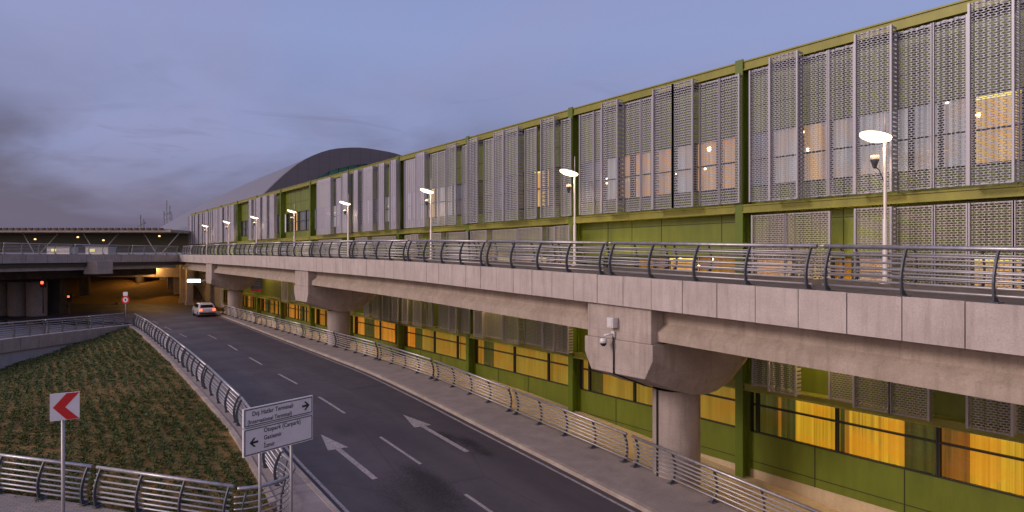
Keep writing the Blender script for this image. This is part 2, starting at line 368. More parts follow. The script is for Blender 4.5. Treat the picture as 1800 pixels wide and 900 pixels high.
# the whole place is laid out in metres: X = distance from the camera towards the facade, Y = along the facade
GS = [-60, 0, 10, 17.2, 25, 30, 36, 42, 49, 68, 77, 120, 250]; GZ = [-10.5, -8.75, -7.85, -7.31, -6.85, -6.56, -6.36, -6.37, -6.40, -6.50, -6.55, -6.75, -7.0]
def gz(s):                                   # height of the pavement beside the road (it climbs, then levels)
    return sum(interp(s + k, GS, GZ) for k in (-2, 0, 2)) / 3
VS = [-40, 0, 8, 17, 33, 60, 97, 130, 250]; VZ = [-1.9, -1.06, -.84, -.60, -.21, .05, .2, .2, .2]
def vz(s): return sum(interp(s + k, VS, VZ) for k in (-4, 0, 4)) / 3   # top of the viaduct parapet
def CW(X, Y, z=0): return Vector((CA * X + SA * Y, -SA * X + CA * Y, z))   # camera-aligned metres -> place
def along(px, d):                            # where along the facade a plan distance d is seen at photo column px
    Yc = F * (VPX * 0 + 1.2157 * d) / (px - VPX); return (Yc - SA * d) / CA
def frange(a, b, st):
    out = [];
    while a < b - 1e-6: out.append(a); a += st
    return out + [b]

# ================================================================== SETTING
# base terrain: one sheet to the horizon, following the slope of the site
ss = [-400, -200, -60] + frange(-40, 120, 8) + [200, 500, 1500, 3500]; dd = [-3500, -900, -200, -60, -20, 0, 20, 60, 200, 900, 3500]
MB().grid([[(d, s, (gz(s) - 2.6)) for d in dd] for s in ss]).build('ground', principled('dark earth', (.075, .055, .035), .95, 0, (.045, .035, .025), .2))
struct(bpy.data.objects['ground'])
KS = [-60, 18, 24, 31, 40, 53, 69, 84, 100, 160]; KD = [14.8, 14.8, 14.82, 14.9, 15.1, 15.5, 16.1, 16.6, 17.0, 17.0]
def kerb_d(s): return interp(s, KS, KD)
LS = [-60, 19, 23, 36, 48, 64, 75, 80, 90, 160]; LD = [6.95, 7.0, 7.05, 7.4, 7.8, 8.1, 8.1, 6.5, -4, -14]
def left_d(s): return interp(s, LS, LD)
rows = []
for s in frange(-30, 150, 1.5):
    a, b = left_d(s) - .02, kerb_d(s) + .02; rows.append([(a + (b - a) * k / 8, s, gz(s) - .12) for k in range(9)])
struct(MB().grid(rows).build('road', 'asphalt'))
def strip(name, fa, fb, s0, s1, mat, top=0.0, depth=1.6, st=1.5, bevel=0):
    m = MB(); m.loft([[(fa(s), s, gz(s) + top - depth), (fb(s), s, gz(s) + top - depth), (fb(s), s, gz(s) + top), (fa(s), s, gz(s) + top)] for s in frange(s0, s1, st)])
    return struct(m.build(name, mat, bevel=bevel))
strip('pavement', lambda s: kerb_d(s) + .22, lambda s: 17.28, -30, 100, 'side')
strip('kerb', lambda s: kerb_d(s), lambda s: kerb_d(s) + .217, -30, 100, 'kerb', .012, bevel=.02)
strip('gutter_stone', lambda s: 17.29, lambda s: 17.42, -30, 96, 'kerb', .03, 1.9)
# verge strip beside the left edge of the road
def fin_d(s): return interp(s, [-30, 17.5, 19.6, 22, 27, 36, 48, 64, 75], [3.5, 5.4, 5.8, 6.0, 6.35, 6.5, 6.9, 7.25, 7.2])
strip('pavement', lambda s: fin_d(s) - .2, lambda s: left_d(s) - .2, 18.6, 74.5, 'side', -.01)
strip('kerb', lambda s: left_d(s) - .197, lambda s: left_d(s), -30, 74.5, 'kerb', .004, bevel=.02)
strip('island_edging', lambda s: fin_d(s) - .38, lambda s: fin_d(s) - .203, 20.2, 73.6, 'kerb', .03)
# apron between the pavement and the building, under the viaduct
m = MB(); m.grid([[(17.43, s, gz(s) - .95), (20, s, gz(s) - .98), (22.6, s, gz(s) - 1.0)] for s in frange(-30, 130, 4)]); struct(m.build('apron', 'tan'))
# foreground pavement (south of the grass island)
FR = [(5.55, 19.25), (5.2, 18.95), (4.62, 18.9), (4.08, 19.1), (3.2, 20.0), (2.17, 21.15), (.92, 22.65), (-.94, 24.6), (-4.5, 28.4), (-9, 33.2), (-14, 38.5)]
rows = []
for s in frange(-30, 18.6, 2):
    rows.append([(-40, s, gz(s) - .02), (-14, s, gz(s) - .02), (0, s, gz(s) - .02), (left_d(s) - .2, s, gz(s) - .02)])
m = MB().grid(rows)
fr2 = [(5.55, 18.6)] + FR[1:]
for a, b in zip(FR[:-1], FR[1:]):
    m.add([(a[0], a[1] + .25, gz(a[1]) - .02), (b[0], b[1] + .25, gz(b[1]) - .02), (b[0], 18.6, gz(18.6) - .02), (a[0], 18.6, gz(18.6) - .02)], [(0, 1, 2, 3)])
struct(m.build('pavement', 'paving'))
# the far ramp that bounds the island on the left
RA = [(7.2, 74.2, -6.55), (-2.2, 58.7, -5.78), (-8.6, 47.3, -5.2), (-22, 24.5, -4.1)]
nx, ny = -.85, .53
struct(MB().grid([[(a[0] + nx * k, a[1] + ny * k, a[2]) for k in (-.3, 6, 12.5)] for a in RA]).build('ramp_road', 'asphalt'))
m = MB(); m.loft([[(a[0] - nx * .3, a[1] - ny * .3, a[2] - 5), (a[0] + nx * .1, a[1] + ny * .1, a[2] - 5), (a[0] + nx * .1, a[1] + ny * .1, a[2] + .06), (a[0] - nx * .3, a[1] - ny * .3, a[2] + .06)] for a in RA])
rw = thing('retaining_wall', (-2, 60, -10), 'pale concrete retaining wall with dark upper course under the left ramp railing', 'retaining wall')
m.build('wall', 'wall_conc', rw)
m = MB()
for i in range(26):
    u0, u1 = i / 26, (i + .985) / 26
    def pt(u):
        q = u * 3; k = min(int(q), 2); f = q - k; return [RA[k][j] + (RA[k + 1][j] - RA[k][j]) * f for j in range(3)]
    a, b = pt(u0), pt(u1); c = [(a[j] + b[j]) / 2 for j in range(3)]; L = [(b[j] - a[j]) / 2 for j in range(3)]
    m.obox((c[0] - nx * .36, c[1] - ny * .36, c[2] - .40), L, (nx * .05, ny * .05, 0), (0, 0, .46))
m.build('coping_panels', 'conc', rw)

# grass island: soil sheet + rows of ground cover
A = Vector((5.2, 19.6, 0)); B = Vector((6.75, 73.3, 0)); C = Vector((-14, 38.3, 0))
def isl_z(d, s):
    right = fin_d(s) - .5; t = max(0, right - d)
    z0 = gz(s) - .10
    # falls away towards the wall on the left
    lx = interp(s, [38, 47.3, 58.7, 73], [-14, -8.6, -2.2, 6.6]); w = max(right - lx, .5); u = min(1, t / w)
    drop = interp(s, [19, 38, 47, 58, 66, 74], [0, .9, 1.55, 1.35, .7, 0])
    return z0 - drop * u ** 1.6 + .10 * math.sin(d * .9) * math.sin(s * .5) * min(1, t)
def isl_range(s):
    right = fin_d(s) - .36
    if s < 38.3: left = interp(s, [18.9, 20, 21.15, 22.65, 24.6, 28.4, 33.2, 38.5], [4.4, 3.25, 2.2, .95, -.9, -4.5, -9, -14])
    else: left = interp(s, [38.3, 47.3, 58.7, 73.6], [-14, -8.3, -1.9, 6.5])
    return left, right
rows = []
for s in frange(19.0, 73.5, .5):
    a, b = isl_range(s); b = max(b, a + .05); rows.append([(a + (b - a) * k / 30, s, isl_z(a + (b - a) * k / 30, s)) for k in range(31)])
struct(MB().grid(rows).build('soil_bed', 'soil'))
m = MB(); rnd = random.Random(3); cnt = 0
s = 19.4
while s < 73.2:
    a, b = isl_range(s); k = math.ceil(a / .45)
    while k * .45 < b - .1:
        d = k * .45 + rnd.gauss(0, .05) + .10 * math.sin(s * .4 + k * .3); k += 1
        patch = math.sin(d * 1.3 + s * .35) + math.sin(s * .8 - d * .6) + .8 * math.sin(d * .45 + 2 + s * .16)
        if rnd.random() < .05 + .25 * (patch < -.8) - .08 * (s < 27): continue
        if not a + .1 < d < b - .05: continue
        zc = isl_z(d, s) + .01; sy = s + rnd.uniform(-.12, .12); R = rnd.uniform(.14, .29) * (1.1 if s < 30 else 1)
        nb = 24 if s < 36 else 12
        for q in range(nb):
            th = rnd.uniform(0, 6.283); rr = R * rnd.uniform(.1, .8); h = rnd.uniform(.04, .14)
            px, py = d + rr * 1.0 * math.cos(th), sy + rr * math.sin(th); w = rnd.uniform(.025, .06) * (1 if s < 40 else 1.5); ph = rnd.uniform(0, 6.283)
            ux, uy = math.cos(ph) * w, math.sin(ph) * w; lx, ly = math.cos(th) * .08, math.sin(th) * .08
            m.add([(px - ux, py - uy, zc + h * .2), (px + lx * .4 - uy * .4, py + ly * .4 + ux * .4, zc + h * .8), (px + ux + lx, py + uy + ly, zc + h), (px + uy * .6, py - ux * .6, zc + h * .5)], [(0, 1, 2, 3)])
    s += .2
tag(m.build('ground_cover', 'leaf'), 'rows of low dark green ground cover planted in the brown soil of the triangular island', 'plants', kind='stuff')

# road markings
def mark(pts_fn, s0, s1, name='road_marking', mat='paint', w=.12, st=.8, lift=.005):
    rr = [[(pts_fn(s) - w / 2, s, gz(s) - .12 + lift), (pts_fn(s) + w / 2, s, gz(s) - .12 + lift)] for s in frange(s0, s1, st)]
    return struct(MB().grid(rr, False).build(name, mat))
def lane(s): return interp(s, [20, 38, 46, 53, 60], [10.83, 10.78, 11.05, 11.4, 11.55])
for a, b in ((7.9, 11.3), (14.8, 18.2), (21.2, 24.6), (28.3, 31.6), (34.8, 38.1), (42, 45.5), (49.6, 53.2), (57.8, 61.4)): mark(lane, a, b, 'lane_dash')
for a, b in ((60.5, 63.8), (67.5, 71.2), (75, 78.5)): mark(lambda s: interp(s, [60, 80], [9.8, 9.5]), a, b, 'lane_dash')
mark(lambda s: kerb_d(s) - .28, -20, 95, 'edge_line', w=.11)
mark(lambda s: left_d(s) + .25, -20, 74, 'edge_line', w=.11)
for (d0, s_t, s_tip) in ((8.93, 20.7, 25.95), (12.88, 21.5, 26.95)):
    m = MB(); hs = s_tip - 1.9
    rr = [[(d0 - .10, s, gz(s) - .113), (d0 + .10, s, gz(s) - .113)] for s in frange(s_t, hs, .6)]; m.grid(rr, False)
    m.add([(d0 - .38, hs - .02, gz(hs) - .111), (d0 + .38, hs - .02, gz(hs) - .111), (d0 + .02, s_tip, gz(s_tip) - .111)], [(0, 1, 2)])
    struct(m.build('arrow_marking', 'paint'))

# ================================================================== VIADUCT
via = thing('viaduct', (17.9, 40, -3), 'long concrete viaduct with square parapet panels running along the green building', 'viaduct')
VE = 99.0
m = MB()
m.loft([[(15.12, s, vz(s) - .72), (20.8, s, vz(s) - .72), (20.8, s, vz(s) - .22), (15.12, s, vz(s) - .22)] for s in frange(-16, VE + 2, 3)])
m.loft([[(15.12, s, vz(s) - .9), (15.55, s, vz(s) - .9), (15.55, s, vz(s) - .04), (15.12, s, vz(s) - .04)] for s in frange(-16, VE, 3)])
m.loft([[(20.35, s, vz(s) - .9), (20.8, s, vz(s) - .9), (20.8, s, vz(s) - .04), (20.35, s, vz(s) - .04)] for s in frange(-16, VE, 3)])
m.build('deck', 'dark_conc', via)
k = 0; s = -6.0
while s < VE - .6 and k < 98:
    w = 1.2; s1 = s + w - .025; dz = .004 * math.sin(k * 2.7); dx = .005 * math.sin(k * 1.9)
    a = MB(); a.add([(15.0 + dx, s, vz(s) - .93), (15.115, s, vz(s) - .93), (15.115, s, vz(s) + dz), (15.0 + dx, s, vz(s) + dz), (15.0 + dx, s1, vz(s1) - .93), (15.115, s1, vz(s1) - .93), (15.115, s1, vz(s1) + dz), (15.0 + dx, s1, vz(s1) + dz)],
                   [(0, 1, 2, 3), (7, 6, 5, 4), (3, 2, 6, 7), (0, 4, 5, 1), (0, 3, 7, 4), (1, 5, 6, 2)])
    p = a.build('parapet_panel', 'parapet', via); k += 1; s += w
PIERS = [-16.2, 16.0, 48.0, 80.0]
def girder(dc, s0, s1):
    m = MB(); secs = []
    for s in frange(s0, s1, (s1 - s0) / 8):
        z = vz(s) - .723; secs.append([(dc + x_, s, z + zz_) for x_, zz_ in ((-.42, 0), (-.42, -.2), (-.14, -.32), (-.14, -.68), (-.45, -.92), (-.45, -1.20), (.45, -1.20), (.45, -.92), (.14, -.68), (.14, -.32), (.42, -.2), (.42, 0))])
    return m.loft(secs)
ends = [-14.6] + [16.0, 48.0, 80.0] + [VE]
for i in range(4):
    for dc in (15.85, 17.35, 18.85, 20.25):
        girder(dc, ends[i] + (.9 if i else 0), ends[i + 1] - .9).build('girder', 'girder', via)
pier_lab = ['concrete viaduct pier with the white camera box on its cap end', 'round concrete viaduct pier at the middle of the photo, second from the camera',
            'round concrete viaduct pier by the hanging blue sign, third from the camera']
for i, s0 in enumerate((16.0, 48.0, 80.0)):
    zt = vz(s0) - .93; g0 = gz(s0) - 1.05
    th = thing('viaduct_pier', (17.9, s0, g0), pier_lab[i], 'bridge pier', 'piers carrying the viaduct')
    # hammerhead cap: octagonal-ish cross-section lofted across the deck, belly deepest over the column
    m = MB(); secs = []
    for d, bot in ((15.12, -2.22), (15.7, -2.42), (16.5, -2.72), (17.3, -2.94), (17.9, -3.0), (18.5, -2.94), (19.2, -2.68), (19.9, -2.2), (20.5, -1.72), (20.9, -1.42)):
        topz = zt - 1.12; b = zt + bot + .02
        hw = 1.55; ch = .33; bw = 1.22 - .35 * max(0, 1 - abs(d - 15.1) / 2.8) * 0
        secs.append([(d, s0 - hw, topz), (d, s0 + hw, topz), (d, s0 + hw, min(topz - .05, b + ch + .25)), (d, s0 + bw, b), (d, s0 - bw, b), (d, s0 - hw, min(topz - .05, b + ch + .25))])
    m.loft(secs); m.build('cap', 'conc', th, .03)
    m = MB(); m.box(15.14, 16.0, s0 - 1.47, s0 + 1.42, zt - 1.119, zt + .0); m.box(16.0, 16.35, s0 - 1.85, s0 - 1.47, zt - 1.11, zt - .62); m.build('cap_end', 'conc', th, .03)
    m = MB(); m.box(16.6, 20.6, s0 - .75, s0 + .75, zt - 1.119, zt - .1); m.build('seat_wall', 'dark_conc', th)
    m = MB(); m.lathe((17.9, s0, 0), [(.80, g0), (.80, zt - 2.95)], 40); m.build('column', 'column', th)
    if i == 0:
        pass
# camera box, dome camera and cable on the first pier
z0 = vz(16) - .93
cb = thing('camera_box', (15.0, 16.05, z0 - .9), 'small white junction box on the nearest pier cap, above the dome camera', 'equipment box')
MB().box(14.90, 15.115, 15.93, 16.22, z0 - .72, z0 - .40).build('box', 'white_metal', cb, .01)
MB().box(14.885, 14.9, 15.97, 16.19, z0 - .68, z0 - .44).build('lid', 'white_metal', cb)
dm = thing('dome_camera', (15.0, 16.2, z0 - 1.3), 'white dome surveillance camera on the nearest pier cap, under the box', 'security camera')
m = MB(); m.tube([(15.1, 16.12, z0 - .95), (14.95, 16.12, z0 - .93), (14.80, 16.22, z0 - .96), (14.78, 16.24, z0 - 1.06)], .035, 8); m.box(15.06, 15.115, 16.05, 16.2, z0 - 1.04, z0 - .84); m.build('bracket', 'white_metal', dm)
m = MB(); m.lathe((14.78, 16.24, z0 - 1.05), [(.0, .0), (.09, -.01), (.12, -.06), (.125, -.14), (.11, -.16)], 18); m.build('housing', 'white_metal', dm)
m = MB(); m.lathe((14.78, 16.24, z0 - 1.2), [(.105, 0), (.09, -.07), (.05, -.11), (0, -.12)], 18); m.build('dome', 'black', dm)
m = MB(); m.tube([(15.06, 16.1, z0 - 1.0), (15.085, 16.1, z0 - 1.6), (15.085, 16.1, z0 - 2.2), (15.5, 16.1, z0 - 2.36), (16.5, 16.1, z0 - 2.74), (17.06, 16.1, z0 - 2.9), (17.07, 16.1, gz(16) - 1)], .028, 6); tag(m.build('cable_conduit', 'black'), 'dark cable running down the nearest pier from the dome camera', 'cable')

# ------------------------------------------------------------------ railings
def rail_proto(L, nposts, name='railing', near=True):
    root = bpy.data.objects.new(name, None); COL.objects.link(root); root.empty_display_size = .2
    n = 10 if near else 6
    MB().tube([(.20, 0, 1.04), (.20, L, 1.04)], .052, n).build('top_rail', 'galv', root, local=True)
    prof = lambda z: .0 + .19 * (max(0, z - .38) / .62) ** 1.8 + .07 * (max(0, .38 - z) / .38) ** 1.6
    for z in (.14, .28, .42, .56, .70, .86): MB().tube([(prof(z) + .06, .02, z), (prof(z) + .06, L - .02, z)], .029, 6).build('rail_bar', 'bar', root, local=True)
    pm = None
    for k in range(nposts):
        y = .14 + (L - .28) * k / (nposts - 1)
        if pm is None:
            m = MB(); zs = [0, .06, .14, .25, .4, .55, .7, .85, .97, 1.03]; secs = []
            for z in zs:
                x0 = prof(z) - .05; x1 = prof(z) + .035 + .17 * max(0, 1 - z / .2) ** 1.3
                secs.append([(x0, -.017, z), (x1, -.017, z), (x1, .017, z), (x0, .017, z)])
            m.loft(secs); m.box(-.02, .27, -.09, .09, 0, .02); p = m.build('post', 'post', root, local=True); pm = p
        else:
            p = pm.copy(); COL.objects.link(p)
        p.location = (0, y, 0)
    return root
PROTO = {}
def place_rail(a, b, label, group, flip=False, first=[True]):
    """section from foot point a to foot point b; the rails lean to +X of the local frame"""
    a, b = Vector(a), Vector(b); L = round((b - a).length, 1); key = L
    if key not in PROTO: root = PROTO[key] = rail_proto(L, max(2, round(L / 1.75) + 1))
    else: root = copy_tree(PROTO[key])
    d = b - a
    if flip: a, d = b, -d
    root.location = a; head = math.atan2(-d.x, d.y); pitch = math.asin(d.z / d.length)
    root.rotation_mode = 'XYZ'; root.rotation_euler = (pitch, 0, head)
    return tag(root, label, 'railing', group)
ordn = ['first', 'second', 'third', 'fourth', 'fifth', 'sixth', 'seventh', 'eighth', 'ninth', 'tenth', 'eleventh', 'twelfth', 'thirteenth', 'fourteenth', 'fifteenth', 'sixteenth', 'seventeenth', 'eighteenth']
# viaduct front edge; joints seen at photo columns 1440, 1067, 850 ...
s = 16.08 / CA - 15.1 * SA / CA - 7.3 * 2; P_ = 7.3; i = 0
s = 9.15 - 7.3
while s + 7.3 < VE + 1:
    a = s + .12; b = s + 7.3 - .12
    place_rail((15.03, a, vz(a) + .0), (15.03, b, vz(b) + .0), 'near edge railing section of the long viaduct, %s from the right' % ordn[i], 'railing sections on the near edge of the viaduct'); s += 7.3; i += 1
s = 4.2; i = 0
while s + 7.3 < VE:
    a = s + .12; b = s + 7.18
    place_rail((20.75, a, vz(a)), (20.75, b, vz(b)), 'building side railing section on the long viaduct, %s from the right' % ordn[i], 'railing sections on the far edge of the viaduct', True); s += 7.3; i += 1
# roadside fence below
s = 17.35 - 7.25 * 2; i = 0
while s + 7.25 < 84:
    a = s + .12; b = s + 7.13
    place_rail((17.15, a, gz(a) + .01), (17.15, b, gz(b) + .01), 'railing section behind the roadside pavement below the viaduct, %s from the right' % ordn[i], 'railing sections along the roadside pavement', True); s += 7.25; i += 1
# island fence next to the road
s = 21.2; i = 0
while s < 73.5:
    a = s + .12; b = min(s + 7.3, 73.6) - .12
    place_rail((fin_d(a), a, gz(a) + .01), (fin_d(b), b, gz(b) + .01), 'railing section between the grass island and the road, %s from the direction sign' % ordn[i], 'railing sections between the island and the road'); s += 7.3; i += 1
# rounded corner piece
pts = [(fin_d(21.2), 21.2), (6.0, 20.5), (5.95, 19.95), (5.75, 19.45), (5.4, 19.1), (4.9, 18.93), (4.5, 18.93), (4.12, 19.06)]
cr = thing('railing', (5.5, 19.3, gz(19.3)), 'rounded corner railing of the grass island behind the direction sign', 'railing')
sm = []
for i in range(len(pts) - 1):
    for k in range(4):
        u = k / 4; sm.append((pts[i][0] * (1 - u) + pts[i + 1][0] * u, pts[i][1] * (1 - u) + pts[i + 1][1] * u))
sm.append(pts[-1])
sm = [(sum(sm[max(0, min(len(sm) - 1, i + j))][0] for j in (-2, -1, 0, 1, 2)) / 5, sum(sm[max(0, min(len(sm) - 1, i + j))][1] for j in (-2, -1, 0, 1, 2)) / 5) for i in range(len(sm))]
MB().tube([(x_ + .12, y_ - .08, gz(y_) + 1.05) for x_, y_ in sm], .052, 10).build('top_rail', 'galv', cr)
for z in (.18, .34, .5, .66, .83): MB().tube([(x_ + .04, y_ - .03, gz(y_) + z) for x_, y_ in sm], .021, 6).build('rail_bar', 'bar', cr)
for q in (3, 15, 25): MB().tube([(sm[q][0], sm[q][1], gz(sm[q][1])), (sm[q][0] + .02, sm[q][1] - .02, gz(sm[q][1]) + .6), (sm[q][0] + .11, sm[q][1] - .07, gz(sm[q][1]) + 1.02)], .03, 6).build('post', 'post', cr)
# front fence
fp = FR[3:]
dist = [0]
for a, b in zip(fp[:-1], fp[1:]): dist.append(dist[-1] + math.hypot(b[0] - a[0], b[1] - a[1]))
def fpt(t):
    x_ = interp(t, dist, [p[0] for p in fp]); y_ = interp(t, dist, [p[1] for p in fp]); return (x_, y_, gz(y_) + .01)
place_rail(fpt(-.45 + .45), fpt(4.36), 'front railing section of the grass island, right of the chevron sign', 'front railing sections of the grass island')
place_rail(fpt(4.56), fpt(9.3), 'front railing section of the grass island, behind and left of the chevron sign', 'front railing sections of the grass island')
place_rail(fpt(9.5), fpt(16.5), 'front railing section of the grass island, running out of the left side of the photo', 'front railing sections of the grass island')
# left ramp fence
def rpt(t):
    q = t * 3; k = min(int(q), 2); f = q - k; return tuple(RA[k][j] + (RA[k + 1][j] - RA[k][j]) * f + (0, 0, .07)[j] for j in range(3))
tl = [0.02, .13, .24, .35, .48, .61, .78]
for i in range(len(tl) - 1):
    a, b = rpt(tl[i]), rpt(tl[i + 1]); a = Vector(a); b = Vector(b); u = (b - a).normalized() * .1
    place_rail(a + u, b - u, 'railing section on the ramp wall left of the grass island, %s from its far corner' % ordn[i], 'railing sections on the ramp wall', False)

# ------------------------------------------------------------------ street lamps on the viaduct
def lamp_proto():
    root = bpy.data.objects.new('street_lamp', None); COL.objects.link(root)
    H = 4.35
    m = MB(); m.lathe((0, 0, 0), [(.16, 0), (.16, .03), (.07, .05), (.07, 1.9), (.05, 1.95), (.05, H), (.045, H + .05)], 14); m.build('pole', 'lamp_pole', root, local=True)
    m = MB(); m.tube([(0, 0, H + .04), (0, 0, H + .75)], [.028, .014], 8); m.tube([(0, 0, H - .02), (-.12, .10, H)], .03, 8); m.build('finial', 'lamp_pole', root, local=True)
    til = Matrix.Rotation(math.radians(13), 3, 'Y') @ Matrix.Rotation(math.radians(6), 3, 'X')
    m = MB(); m.lathe((-.2, .17, H + .03), [(0, .12), (.2, .10), (.38, .045), (.44, .0), (.43, -.02)], 28, til); m.build('lamp_cover', 'lamp_pole', root, local=True)
    m = MB(); m.lathe((-.2, .17, H + .03), [(.435, -.012), (.42, -.07), (.28, -.135), (0, -.165)], 28, til); m.build('lamp_glass', 'lamp', root, local=True)
    m = MB(); m.tube([(0, 0, H - 1.42), (-.07, .07, H - 1.15), (-.10, .12, H - .98), (-.17, .17, H - .92)], .018, 6); m.build('bracket', 'post', root, local=True)
    m = MB(); m.lathe((-.2, .2, H - .95), [(0, 0), (.045, .02), (.125, .26), (.125, .27)], 14); m.build('spotlight', 'post', root, local=True)
    m = MB(); m.lathe((-.2, .2, H - .68), [(.125, 0), (.12, .12), (0, .13)], 14); m.build('spotlight_glass', principled('frosted glass', (.5, .42, .36), .4), root, local=True)
    return root
pl = None; LAMPX = ['rightmost, its disc largest', 'second from the right', 'third from the right', 'fourth from the right', 'fifth from the right', 'sixth from the right', 'seventh from the right', 'eighth from the right']
for i in range(8):
    s = 10.3 + 14.2 * i
    if s > 112: break
    if pl is None: pl = o = lamp_proto()
    else: o = copy_tree(pl)
    o.location = (20.5, s, vz(s) - .04); tag(o, 'lit street lamp on the long viaduct, ' + LAMPX[i], 'street lamp', 'street lamps on the viaduct')
    ld = bpy.data.lights.new('lamp_light', 'SPOT'); ld.energy = 90; ld.color = (1, .70, .40); ld.shadow_soft_size = .2; ld.spot_size = math.radians(165); ld.spot_blend = .6
    lo = bpy.data.objects.new('lamp_light', ld); COL.objects.link(lo); lo.parent = o; lo.location = (-.2, .17, 4.15)

# ================================================================== TERMINAL BUILDING (green)
bd = thing('terminal_building', (22, 60, -9), 'long green terminal building clad in grey perforated screens', 'building')
D0 = 22.06
def sn(n): return 16.38 + 10 * n
BS, BE = -14.0, sn(11.5)
# walls in horizontal bands with seams
def band(z0, z1, mat='green', x=22.3, name='wall', s0=BS, s1=BE):
    return MB().box(x, x + .35, s0, s1, z0, z1).build(name, mat, bd)
band(4.66, 7.2); band(1.3, 2.62); band(-.02, 1.3); band(-4.97, -2.0); 
band(-8.07, -6.68, 'green', 22.25); MB().box(22.28, 22.7, BS, BE, -10.2, -8.07).build('plinth', 'tan', bd)
MB().box(22.9, 40, BS, BE, 6.9, 7.25).build('roof', 'roof_top', bd)
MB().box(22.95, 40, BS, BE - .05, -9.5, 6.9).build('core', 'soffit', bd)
MB().box(22.3, 40, BE - .04, BE + .25, -9.5, 7.2).build('end_wall', 'green', bd)
# seams
m = MB()
for z in (5.68, 1.31, -7.77): m.box(22.235 if z < -5 else 22.285, 22.3, BS, BE, z - .012, z + .012)
for n in range(-3, 12):
    for f in (.12, .44, .62, .78):
        s = sn(n) + 10 * f - 0; m.box(22.288, 22.3, s - .012, s + .012, 4.66, 7.0); m.box(22.288, 22.3, s - .012, s + .012, -.02, 2.6)
    for f in (.0, .42, .72): s = sn(n) + 10 * f; m.box(22.238, 22.25, s - .015, s + .015, -8.07, -6.68)
m.build('seams', 'seam', bd)
# beams
for (a, b, x0, name) in ((7.0, 7.36, 21.86, 'roof_beam'), (1.62, 1.93, 21.8, 'belt_beam'), (-5.06, -4.80, 21.86, 'lintel_beam')):
    for n in range(-3, 12):
        s0 = sn(n) + .17; s1 = min(sn(n + 1) - .17, BE)
        if s1 < s0 + .2: continue
        m = MB(); m.box(x0, x0 + .5, s0, s1, a, b)
        m.box(x0 - .04, x0 + .1, s0, s1, b - .05, b + .003); m.box(x0 - .04, x0 + .1, s0, s1, a - .003, a + .05)
        m.build(name, 'beam', bd)
for n in range(-2, 12):
    m = MB(); s = sn(n); m.box(21.78, 21.84, s - .17, s + .17, -10, 7.42); m.box(21.84, 22.2, s - .05, s + .05, -10, 7.40); m.box(22.16, 22.24, s - .17, s + .17, -10, 7.41)
    m.build('column', 'colgreen', bd)
# windows: (photo columns, classes) laid along the facade plane
def windows(z0, z1, items, transom=None, x=22.33, fr=.05):
    for (p0, p1, cls, kind) in items:
        s1 = along(p0, x - .05) if kind == 'px' else p1; s0 = along(p1, x - .05) if kind == 'px' else p0
        w = MB(); w.box(x - .09, x + .02, s0, s0 + fr, z0, z1); w.box(x - .09, x + .02, s1 - fr, s1, z0, z1)
        w.box(x - .09, x + .02, s0 + fr, s1 - fr, z0, z0 + fr); w.box(x - .09, x + .02, s0 + fr, s1 - fr, z1 - fr, z1)
        if transom is not None: w.box(x - .09, x + .02, s0 + fr, s1 - fr, transom - .03, transom + .03)
        f = w.build('window', 'seam', bd)
        g = MB(); g.add([(x - .03, s0 + fr, z0 + fr), (x - .03, s1 - fr, z0 + fr), (x - .03, s1 - fr, z1 - fr), (x - .03, s0 + fr, z1 - fr)], [(3, 2, 1, 0)]); g.build('pane', 'glass', f)
        parts_ = [(s0, s1, cls)] if isinstance(cls, str) else [(along(q1, x - .05), along(q0, x - .05), q2) for q0, q1, q2 in cls]
        wz0, wz1 = s0, s1
        for (s0, s1, cls) in parts_:
          c = MB(); n = max(4, int((s1 - s0) / .06)); rows = []
          amp = .05 if cls in ('cur_gold', 'cur_dim', 'cur_orange') else .01
          for zq in (z0, z1): rows.append([(x + .16 + amp * math.sin(k * 1.35) + amp * .5 * math.sin(k * .37), s0 + (s1 - s0) * k / n, zq) for k in range(n + 1)])
          c.grid(rows); c.build('curtain', cls, f)  # includes the glowing sheets painted as sky reflections, which are not cloth
          if cls in ('cur_gold', 'cur_hall') and s1 - s0 > .8: MB().box(x + .03, x + .07, s0 + fr, s1 - fr, z1 - .13, z1 - .06).build('top_edge_glow', 'strip', f)  # glowing bar added to give the window a bright top edge
px = lambda a, b, c: (a, b, c, 'px')
low = [px(1320, 1331, 'cur_dim'), px(1332, 1471, [(1332, 1362, 'cur_dim'), (1362, 1368, 'cur_orange'), (1368, 1394, 'cur_dim'), (1394, 1471, 'cur_gold')]),
       px(1471.5, 1649, [(1471, 1479, 'cur_dim'), (1479, 1487, 'cur_orange'), (1487, 1585, 'cur_gold'), (1585, 1650, 'cur_dim')]), px(1650, 1900, [(1650, 1700, 'cur_amberdark'), (1700, 1794, 'cur_gold'), (1794, 1900, 'cur_amberdark')]),
       px(1020, 1036, [(1020, 1028, 'cur_yellow'), (1028, 1036, 'cur_dim')]), px(1036.5, 1115, [(1036, 1054, 'cur_dim'), (1054, 1116, 'cur_yellow')]), px(1115.5, 1196, 'cur_yellow'), px(1196.5, 1300, [(1196, 1232, 'cur_yellow'), (1232, 1300, 'cur_yellow')]),
       px(836, 904, [(836, 845, 'cur_orange'), (845, 863, 'cur_dim'), (863, 905, 'cur_yellow')]), px(904.5, 964, 'cur_yellow'), px(964.5, 1002, 'cur_yellow'),
       px(712, 763.5, [(712, 725, 'cur_shop'), (725, 738, 'cur_dim'), (738, 764, 'cur_yellow')]), px(764, 804, 'cur_yellow'), px(804.5, 824, 'cur_yellow'),
       px(625, 668, [(625, 637, 'cur_shop'), (637, 654, 'cur_dim'), (654, 668, 'cur_shop')]), px(668.5, 696, 'cur_shop'), px(696.5, 703, 'cur_shop')]
windows(-6.68, -5.06, low, -5.62)
rr = random.Random(11); it = []
